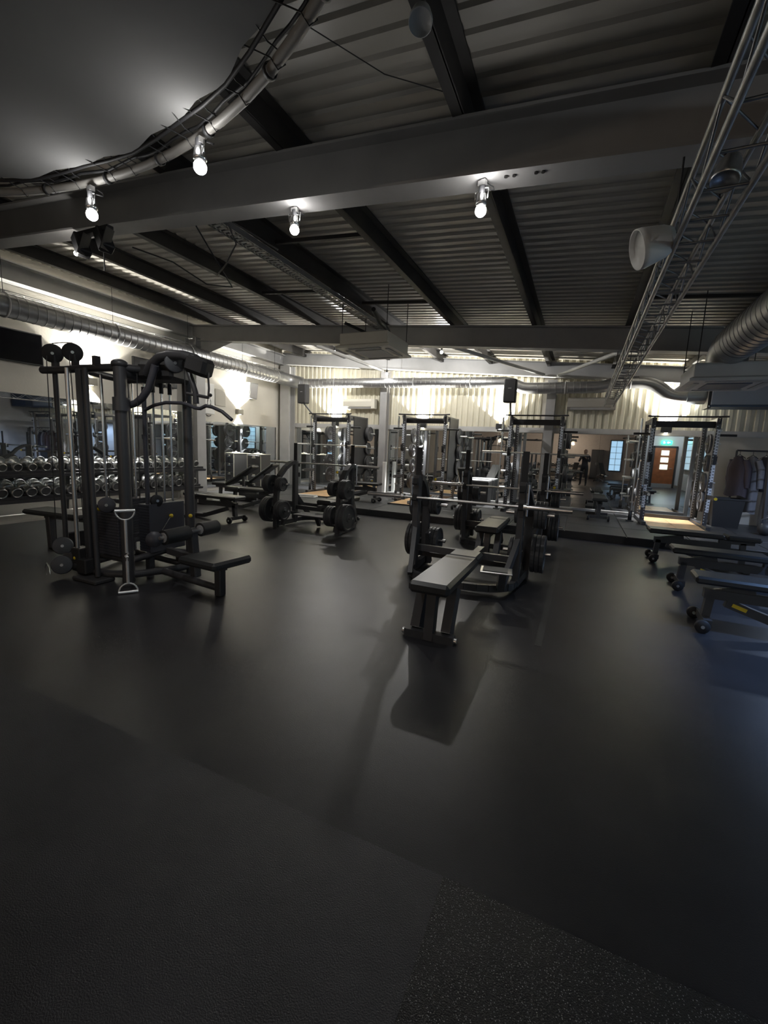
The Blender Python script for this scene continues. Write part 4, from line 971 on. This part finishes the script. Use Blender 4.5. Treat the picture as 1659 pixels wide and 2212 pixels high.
# weight stacks, plate by plate
pm = MB().box((0, 0, 0), (0.34, 0.17, 0.027), ch=0.003).mesh('stack_plate'); pm.materials.append(STACK)
pm2 = MB().box((0, 0, 0), (0.16, 0.40, 0.027), ch=0.003).mesh('stack_plate'); pm2.materials.append(STACK)
for k in range(17):
    inst('stack_plate', pm, cs, Vector((-4.18, 2.78, 0.255+k*0.029))-cs.location)
    inst('stack_plate', pm2, cs, Vector((-4.01, 3.17, 0.255+k*0.029))-cs.location)
    inst('stack_plate', pm2, cs, Vector((-4.55, 3.25, 0.255+k*0.029))-cs.location)
# shrouds
part('stack_shroud', MB().box((-3.918, 3.17, 0.49), (0.008, 0.42, 0.50)), STACK)
part('selector_pin', MB().sphere((-3.895, 3.20, 0.60), 0.022, 10, 6).cyl((-3.93, 3.20, 0.60), (-3.895, 3.20, 0.60), 0.008, 8), YEL)
part('selector_pin', MB().sphere((-4.22, 2.66, 0.70), 0.022, 10, 6).cyl((-4.22, 2.70, 0.70), (-4.22, 2.66, 0.70), 0.008, 8), YEL)
part('selector_pin', MB().sphere((-4.34, 2.57, 0.13), 0.022, 10, 6).cyl((-4.36, 2.62, 0.13), (-4.34, 2.57, 0.13), 0.008, 8), YEL)
part('selector_pin', MB().sphere((-4.46, 2.55, 0.20), 0.02, 10, 6), YEL)
part('selector_pin', MB().sphere((-3.655, 3.235, 0.62), 0.02, 10, 6), YEL)
# top frame
tz = 2.03
def topbar(pts, r=0.036): part('top_tube', MB().tube(pts, r, 12))
topbar([(-5.0, 2.66, tz), (-4.7, 2.70, tz), (-4.4, 2.68, tz), (-3.92, 2.72, tz)])
topbar([(-3.92, 2.72, tz), (-3.70, 3.27, tz+0.02)])
topbar([(-4.75, 3.35, tz), (-3.70, 3.27, tz)], 0.04)
topbar([(-4.75, 3.35, tz), (-4.62, 3.0, tz), (-4.45, 2.68, tz)])
topbar([(-4.1, 3.3, tz-0.06), (-3.95, 2.9, tz-0.05), (-3.92, 2.74, tz-0.03)], 0.045)
part('top_bracket', MB().box((-4.20, 2.69, tz+0.055), (0.05, 0.05, 0.10)))
def pulley(c, ax, r, M=BLKM, nm='pulley'):
    p = part(nm, MB().lathe([(0.001, -0.018), (r*0.9, -0.018), (r, -0.012), (r*0.86, 0.0), (r, 0.012), (r*0.9, 0.018), (0.001, 0.018)], c, ax, 22), M)
    part('pulley_hub', MB().cyl(Vector(c)-Vector(ax).normalized()*0.026, Vector(c)+Vector(ax).normalized()*0.026, 0.014, 10), CHRB, p)
pulley((-4.92, 2.72, 2.20), (0.8, -0.6, -0.1), 0.092); pulley((-4.63, 2.74, 2.20), (0.8, -0.6, -0.1), 0.088)
for (x, y) in ((-4.92, 2.74), (-4.63, 2.76)): part('pulley_fork', MB().bar((x, y, 2.03), (x, y, 2.18), 0.05, 0.05))
pulley((-4.60, 2.52, 0.31), (0.75, -0.65, 0.12), 0.088, mat('pulley_grey', (0.08, 0.085, 0.095), 0.5)); pulley((-4.56, 2.48, 0.13), (0.75, -0.65, 0.12), 0.092, mat('pulley_grey', (0.08, 0.085, 0.095), 0.5))
pulley((-4.11, 2.66, 0.75), (0.75, -0.65, 0), 0.075, STACK); pulley((-3.93, 3.06, 0.77), (1, -0.25, 0), 0.062, BLKM)
part('carriage', MB().box((-4.45, 2.60, 0.22), (0.13, 0.12, 0.16), ch=0.01), BLKM)
part('carriage', MB().box((-4.36, 2.60, 0.13), (0.14, 0.13, 0.15), ch=0.01), BLKM)
part('pulley_bracket', MB().bar((-4.58, 2.52, 0.22), (-4.44, 2.60, 0.20), 0.05, 0.06))
part('carabiner', MB().tube([(-4.72, 2.42, 0.02), (-4.73, 2.42, 0.10), (-4.70, 2.42, 0.14), (-4.66, 2.42, 0.10), (-4.655, 2.42, 0.03)], 0.007, 6), CHR)
# base frame
part('base_plate', MB().box((-4.24, 2.58, 0.02), (0.36, 0.20, 0.04), ch=0.01), mat('base_grey', (0.055, 0.055, 0.058), 0.45))
part('base_tube', MB().tube([(-4.6, 2.62, 0.07), (-4.1, 2.66, 0.07), (-3.92, 2.74, 0.07)], 0.036, 12))
part('base_tube', MB().tube([(-3.92, 2.72, 0.07), (-3.78, 2.99, 0.07), (-3.70, 3.27, 0.07)], 0.036, 12))
part('base_tube', MB().tube([(-3.78, 2.99, 0.065), (-2.92, 2.89, 0.065)], 0.034, 12))
part('base_tube', MB().tube([(-4.75, 3.35, 0.07), (-3.70, 3.27, 0.07)], 0.036, 12))
part('base_tube', MB().tube([(-4.75, 3.35, 0.07), (-4.6, 2.62, 0.07)], 0.036, 12))
part('stack_beam', MB().tube([(-4.42, 2.75, 0.20), (-3.92, 2.74, 0.21)], 0.03, 10))
part('stack_beam', MB().tube([(-3.92, 2.74, 0.21), (-4.0, 3.2, 0.21), (-3.72, 3.26, 0.21)], 0.034, 10))
part('stack_post', MB().bar((-3.98, 3.0, 0.0), (-3.98, 3.0, 0.2), 0.06)); part('stack_post', MB().bar((-3.9, 3.3, 0.0), (-3.9, 3.3, 0.2), 0.06))
# seats
seat = part('seat_pad', MB().box((-2.86, 2.79, 0.365), (0.48, 0.42, 0.07), Euler((0, -0.02, R(-6))).to_matrix(), ch=0.022), VINYL)
part('seat_rail', MB().bar((-3.70, 3.0, 0.29), (-2.78, 2.82, 0.30), 0.05, 0.06)); part('seat_leg', MB().bar((-2.90, 2.88, 0.0), (-2.90, 2.88, 0.31), 0.075, 0.075, ch=0.008))
part('roller_post', MB().bar((-3.32, 2.99, 0.08), (-3.36, 2.99, 0.56), 0.07, 0.08, ch=0.008))
part('roller_arm', MB().cyl((-3.32, 2.60, 0.53), (-3.32, 3.265, 0.546), 0.017, 10), CHRB)
for (a, b) in (((-3.32, 2.64, 0.53), (-3.32, 2.90, 0.535)), ((-3.32, 3.05, 0.54), (-3.32, 3.25, 0.545))):
    p = part('roller_pad', MB().cyl(a, b, 0.068, 20), VINYL); part('roller_cap', MB().cyl(Vector(a)-Vector((0, 0.006, 0)), a, 0.045, 16), STEEL, p)
part('adjuster_plate', MB().lathe([(0.001, -0.006), (0.07, -0.006), (0.07, 0.006), (0.001, 0.006)], (-3.36, 2.58, 0.52), (0.75, -0.7, 0.1), 20), STACK)
part('seat_pad', MB().box((-5.72, 3.15, 0.45), (0.95, 0.32, 0.06), Euler((0, 0, R(6))).to_matrix(), ch=0.022), VINYL)
part('seat_leg', MB().bar((-5.90, 3.12, 0), (-5.92, 3.12, 0.42), 0.08, 0.08, ch=0.008)); part('seat_rail', MB().bar((-6.0, 3.12, 0.40), (-4.75, 3.28, 0.40), 0.05, 0.06))
part('foot_rest', MB().bar((-5.35, 3.05, 0.05), (-5.2, 3.05, 0.30), 0.34, 0.02)); part('base_tube', MB().tube([(-5.9, 3.12, 0.05), (-4.75, 3.35, 0.06)], 0.034, 12))
# curved pull-up arms and pulley arms
part('grip_arm', MB().tube([(-3.92, 2.80, 1.70), (-3.86, 2.82, 1.72), (-3.78, 2.83, 1.77), (-3.70, 2.84, 1.86), (-3.655, 2.85, 1.98), (-3.62, 2.85, 2.06)], 0.033, 12), STACK)
part('arm_clamp', MB().cyl((-3.92, 2.72, 1.64), (-3.92, 2.72, 1.76), 0.072, 16))
part('grip_arm', MB().tube([(-3.80, 2.90, 2.0), (-3.70, 2.88, 2.08), (-3.58, 2.87, 2.135), (-3.44, 2.87, 2.15), (-3.30, 2.88, 2.14), (-3.18, 2.90, 2.11), (-3.10, 2.92, 2.06)], 0.042, 12))
part('grip_arm', MB().tube([(-3.70, 3.27, 2.06), (-3.55, 3.1, 2.12), (-3.40, 2.98, 2.12), (-3.33, 2.95, 2.05), (-3.27, 2.95, 1.92), (-3.23, 2.95, 1.82), (-3.225, 2.95, 1.73)], 0.026, 10))
part('head_block', MB().box((-3.16, 2.93, 2.05), (0.22, 0.16, 0.16), Euler((0, 0.3, 0.2)).to_matrix(), ch=0.03), BLKM)
part('head_cover', MB().box((-3.75, 3.05, 2.03), (0.36, 0.32, 0.16), Euler((0, 0, 0.3)).to_matrix(), ch=0.03), BLKM)
pulley((-3.43, 2.90, 2.08), (1, -0.5, 0), 0.085, mat('pulley_grey', (0.08, 0.085, 0.095), 0.5)); pulley((-3.70, 2.90, 2.05), (0.3, -1, 0), 0.062, mat('pulley_grey', (0.08, 0.085, 0.095), 0.5))
part('handle_hook', MB().tube([(-3.07, 2.94, 2.0), (-3.06, 2.94, 1.86), (-3.07, 2.94, 1.78)], 0.009, 8)); part('handle_hook', MB().tube([(-3.34, 2.95, 1.82), (-3.20, 2.95, 1.80), (-3.07, 2.94, 1.78)], 0.014, 8))
part('carabiner', MB().tube([(-3.05, 2.94, 1.78), (-3.04, 2.94, 1.74), (-3.05, 2.94, 1.70), (-3.075, 2.94, 1.70), (-3.08, 2.94, 1.74), (-3.07, 2.94, 1.78)], 0.004, 6, True), CHR)
part('snap_ball', MB().sphere((-3.045, 2.94, 1.80), 0.016, 10, 6), BLKM)
for (a, b) in (((-4.88, 2.64, 2.16), (-4.92, 2.64, 0.3)), ((-4.55, 2.66, 2.16), (-4.33, 2.58, 0.16)), ((-3.92, 3.06, 2.0), (-3.93, 3.06, 0.77)), ((-4.18, 2.72, 1.98), (-4.18, 2.74, 0.74)), ((-3.37, 2.95, 2.1), (-3.36, 2.95, 1.74)), ((-3.9, 3.2, 0.6), (-3.35, 2.62, 0.55)), ((-3.80, 2.80, 1.98), (-3.80, 2.78, 0.8))):
    part('steel_cable', MB().cyl(a, b, 0.0045, 6), BLKM)
part('steel_cable', MB().tube([(-4.92, 2.72, 2.295), (-4.78, 2.74, 2.30), (-4.63, 2.74, 2.29)], 0.004, 6), BLKM)
# lat bar and handle on the machine
t = thing('lat_bar', 'wide bent black lat pulldown bar hanging from the cable station', 'lat bar', (-3.36, 2.95, 1.70))
MB().tube([(-0.55, 0, -0.03), (-0.42, 0, 0.015), (-0.26, 0, 0.04), (-0.05, 0, 0.035), (0.03, 0, 0.02), (0.12, 0, -0.01), (0.18, 0, -0.015), (0.25, 0, 0.01), (0.32, 0, 0.0), (0.44, 0, -0.04), (0.55, 0, -0.11)], 0.016, 12).build('bar', STACK, t)
MB().tube([(0.0, 0, 0.06), (0.012, 0, 0.045), (0, 0, 0.03), (-0.012, 0, 0.045)], 0.004, 6, True).build('swivel_eye', CHR, t)
POL = mat('polished_steel', (0.92, 0.92, 0.92), 0.38, metal=0.75)
t = thing('chrome_handle', 'chrome double D-handle bar leaning against the cable station front', 'handle', (-3.62, 2.50, 0), R(55))
def dee(z, sgn):
    pth = [(-0.075, 0, z)]+[(-0.075*math.cos(a), 0, z+sgn*0.075*math.sin(a)*1.1) for a in [math.pi*k/10 for k in range(1, 10)]]+[(0.075, 0, z)]
    MB().tube(pth, 0.007, 8).build('handle_loop', POL, t)
    MB().cyl((-0.078, 0, z), (0.078, 0, z), 0.013, 12).build('grip', POL, t)
dee(0.015, 1); dee(0.76, -1)
MB().cyl((0, 0, 0.095), (0, 0, 0.30), 0.013, 10).build('link_rod', POL, t); MB().cyl((0, 0, 0.38), (0, 0, 0.68), 0.013, 10).build('link_rod', POL, t)
MB().tube([(0, 0, 0.29), (0, 0, 0.33), (-0.012, 0, 0.35), (0.012, 0, 0.37), (0, 0, 0.40)], 0.008, 8).build('swivel', POL, t)
MB().sphere((0, 0, 0.34), 0.014, 10, 6).build('swivel_ball', POL, t)

# ------------------------------------------------------------------ rear of the room (mirrored)
t = thing('cable_crossover', 'black cable crossover frame at the rear seen in the long mirror', 'cable machine', (-3.0, -5.2, 0))
for s in (-1, 1):
    for yy in (-0.4, 0.4): MB().bar((s*1.3, yy, 0), (s*1.3, yy, 2.3), 0.08).build('upright', BLK, t)
    MB().box((s*1.3, 0, 0.55), (0.16, 0.4, 0.9)).build('weight_stack', STACK, t)
    for dy in (-0.1, 0.1): MB().cyl((s*1.3, dy, 0.9), (s*1.3, dy, 2.25), 0.012, 8).build('guide_rod', CHR, t)
    MB().bar((s*1.3, -0.5, 0.04), (s*1.3, 0.5, 0.04), 0.1, 0.08).build('base_rail', BLK, t)
    MB().bar((s*1.3, -0.4, 2.27), (s*1.3, 0.4, 2.27), 0.08, 0.06).build('side_header', BLK, t)
MB().bar((-1.3, 0, 2.28), (1.3, 0, 2.28), 0.1, 0.1).build('header', BLK, t)
MB().tube([(-0.5, 0.05, 2.3), (-0.45, 0.3, 2.35), (-0.2, 0.35, 2.25), (0.2, 0.35, 2.25), (0.45, 0.3, 2.35), (0.5, 0.05, 2.3)], 0.016, 8).build('pull_up_bar', BLK, t)
db_rack((-1.2, -8.4, 0), math.pi, 3.0, 'short two-tier dumbbell rack against the rear wall seen mirrored')
fill_rack((-1.2, -8.4, 0), math.pi, 3.0, 'silver dumbbell on the %s tier of the rear wall rack seen mirrored', 'dumbbells on the rear rack')
adj_bench((0.9, -5.6, 0), R(70), 'bench with raised back pad at the rear below the tall window', 'benches at the rear', 0.9)
adj_bench((-0.2, -6.4, 0), R(100), 'bench with raised back pad before the rear dumbbell rack', 'benches at the rear', 0.8)
t = thing('tool_cabinet', 'black tall cabinet against the rear wall beside the window', 'cabinet', (0.9, -8.7, 0))
MB().box((0, 0, 0.95), (0.7, 0.45, 1.9), ch=0.01).build('body', BLKM, t)
for s in (-1, 1):
    d = MB().box((s*0.17, 0.235, 0.98), (0.33, 0.02, 1.75)).build('door', BLK, t); MB().box((s*0.04, 0.255, 1.0), (0.015, 0.02, 0.16)).build('handle', CHRB, d)

# ------------------------------------------------------------------ photographer (seen only in the mirror)
def person():
    t0 = Vector((0.16, -0.42, 0)); face = Vector((-0.25, 1, 0)).normalized(); side = Vector((face.y, -face.x, 0))
    def L(a, b, z): return tuple(side*a+face*b+Vector((0, 0, z)))
    V = []; E_ = []; Rr = []
    def pt(a, b, z, r, par=None, r2=None):
        V.append(L(a, b, z)); Rr.append((r, r2 or r)); i = len(V)-1
        if par is not None: E_.append((par, i))
        return i
    pel = pt(0, 0, 0.96, 0.145, None, 0.115); wa = pt(0, 0, 1.10, 0.135, pel, 0.105); ch = pt(0, 0.01, 1.30, 0.16, wa, 0.12); nk0 = pt(0, 0.0, 1.46, 0.085, ch); nk = pt(0, 0.02, 1.54, 0.055, nk0)
    h1 = pt(0, 0.035, 1.60, 0.075, nk); h2 = pt(0, 0.03, 1.69, 0.092, h1); h3 = pt(0, 0.015, 1.765, 0.06, h2)
    nose = pt(0, 0.125, 1.675, 0.012, h2)
    for s in (-1, 1):
        pt(s*0.085, 0.02, 1.68, 0.016, h2)
        hip = pt(s*0.10, 0, 0.90, 0.098, pel); kn = pt(s*0.12, 0.02, 0.50, 0.062, hip); an = pt(s*0.13, 0, 0.09, 0.042, kn); pt(s*0.145, 0.13, 0.045, 0.036, an)
        sh = pt(s*0.19, 0, 1.42, 0.062, nk0); el = pt(s*0.24, 0.14, 1.17, 0.046, sh); wr_ = pt(s*0.10, 0.30, 1.36, 0.030, el); pm_ = pt(s*0.085, 0.345, 1.40, 0.030, wr_, 0.02)
        for k, (dz, ln) in enumerate(((0.045, 0.055), (0.03, 0.065), (0.012, 0.062), (-0.006, 0.05))):
            f1 = pt(s*0.075, 0.375, 1.40+dz, 0.009, pm_); pt(s*(0.075-ln*0.6), 0.392, 1.40+dz, 0.008, f1)
        pt(s*0.045, 0.34, 1.385, 0.010, pm_)
    me = bpy.data.meshes.new('person'); me.from_pydata(V, E_, [])
    o = bpy.data.objects.new('person_skin', me); C.objects.link(o)
    sk = o.modifiers.new('skin', 'SKIN'); sk.use_smooth_shade = True
    for i, d in enumerate(me.skin_vertices[0].data): d.radius = Rr[i]; d.use_root = (i == 0)
    sb = o.modifiers.new('sub', 'SUBSURF'); sb.levels = 2; sb.render_levels = 2
    dg = bpy.context.evaluated_depsgraph_get(); ev = bpy.data.meshes.new_from_object(o.evaluated_get(dg))
    bpy.data.objects.remove(o)
    ev.materials.clear()
    for M in (CLO1, SKIN, mat('trousers', (0.03, 0.03, 0.035), 0.9), mat('hair_dark', (0.02, 0.015, 0.012), 0.7), BLKM): ev.materials.append(M)
    for p in ev.polygons:
        c = p.center; b = c.dot(face)
        if c.z < 0.075: p.material_index = 4
        elif c.z < 0.98: p.material_index = 2
        elif c.z > 1.74 or (c.z > 1.6 and b < 0.0): p.material_index = 3
        elif c.z > 1.52: p.material_index = 1
        elif b > 0.30: p.material_index = 1
        p.use_smooth = True
    o = bpy.data.objects.new('person', ev); C.objects.link(o); o.location = t0
    tag(o, 'person in dark clothes holding up a phone, seen in the mirror', 'person')
    for s in (-1, 1):
        MB().sphere(L(s*0.032, 0.112, 1.70), 0.009, 8, 6).build('eye', BLKM, o)
    MB().tube([L(-0.025, 0.108, 1.632), L(0, 0.114, 1.63), L(0.025, 0.108, 1.632)], 0.005, 6).build('mouth', mat('lip', (0.3, 0.12, 0.1), 0.6), o)
    p = thing('phone', 'black phone held up in both hands of the person in the mirror', 'phone', Vector((0, 0, 1.4))-fw*0.022)
    p.rotation_euler = cam.matrix_world.to_euler()
    MB().box((0.0, -0.035, 0), (0.075, 0.155, 0.009), ch=0.003).build('body', BLK, p)
    MB().box((0.0, -0.035, 0.0055), (0.07, 0.148, 0.001)).build('screen', TV, p)
person()
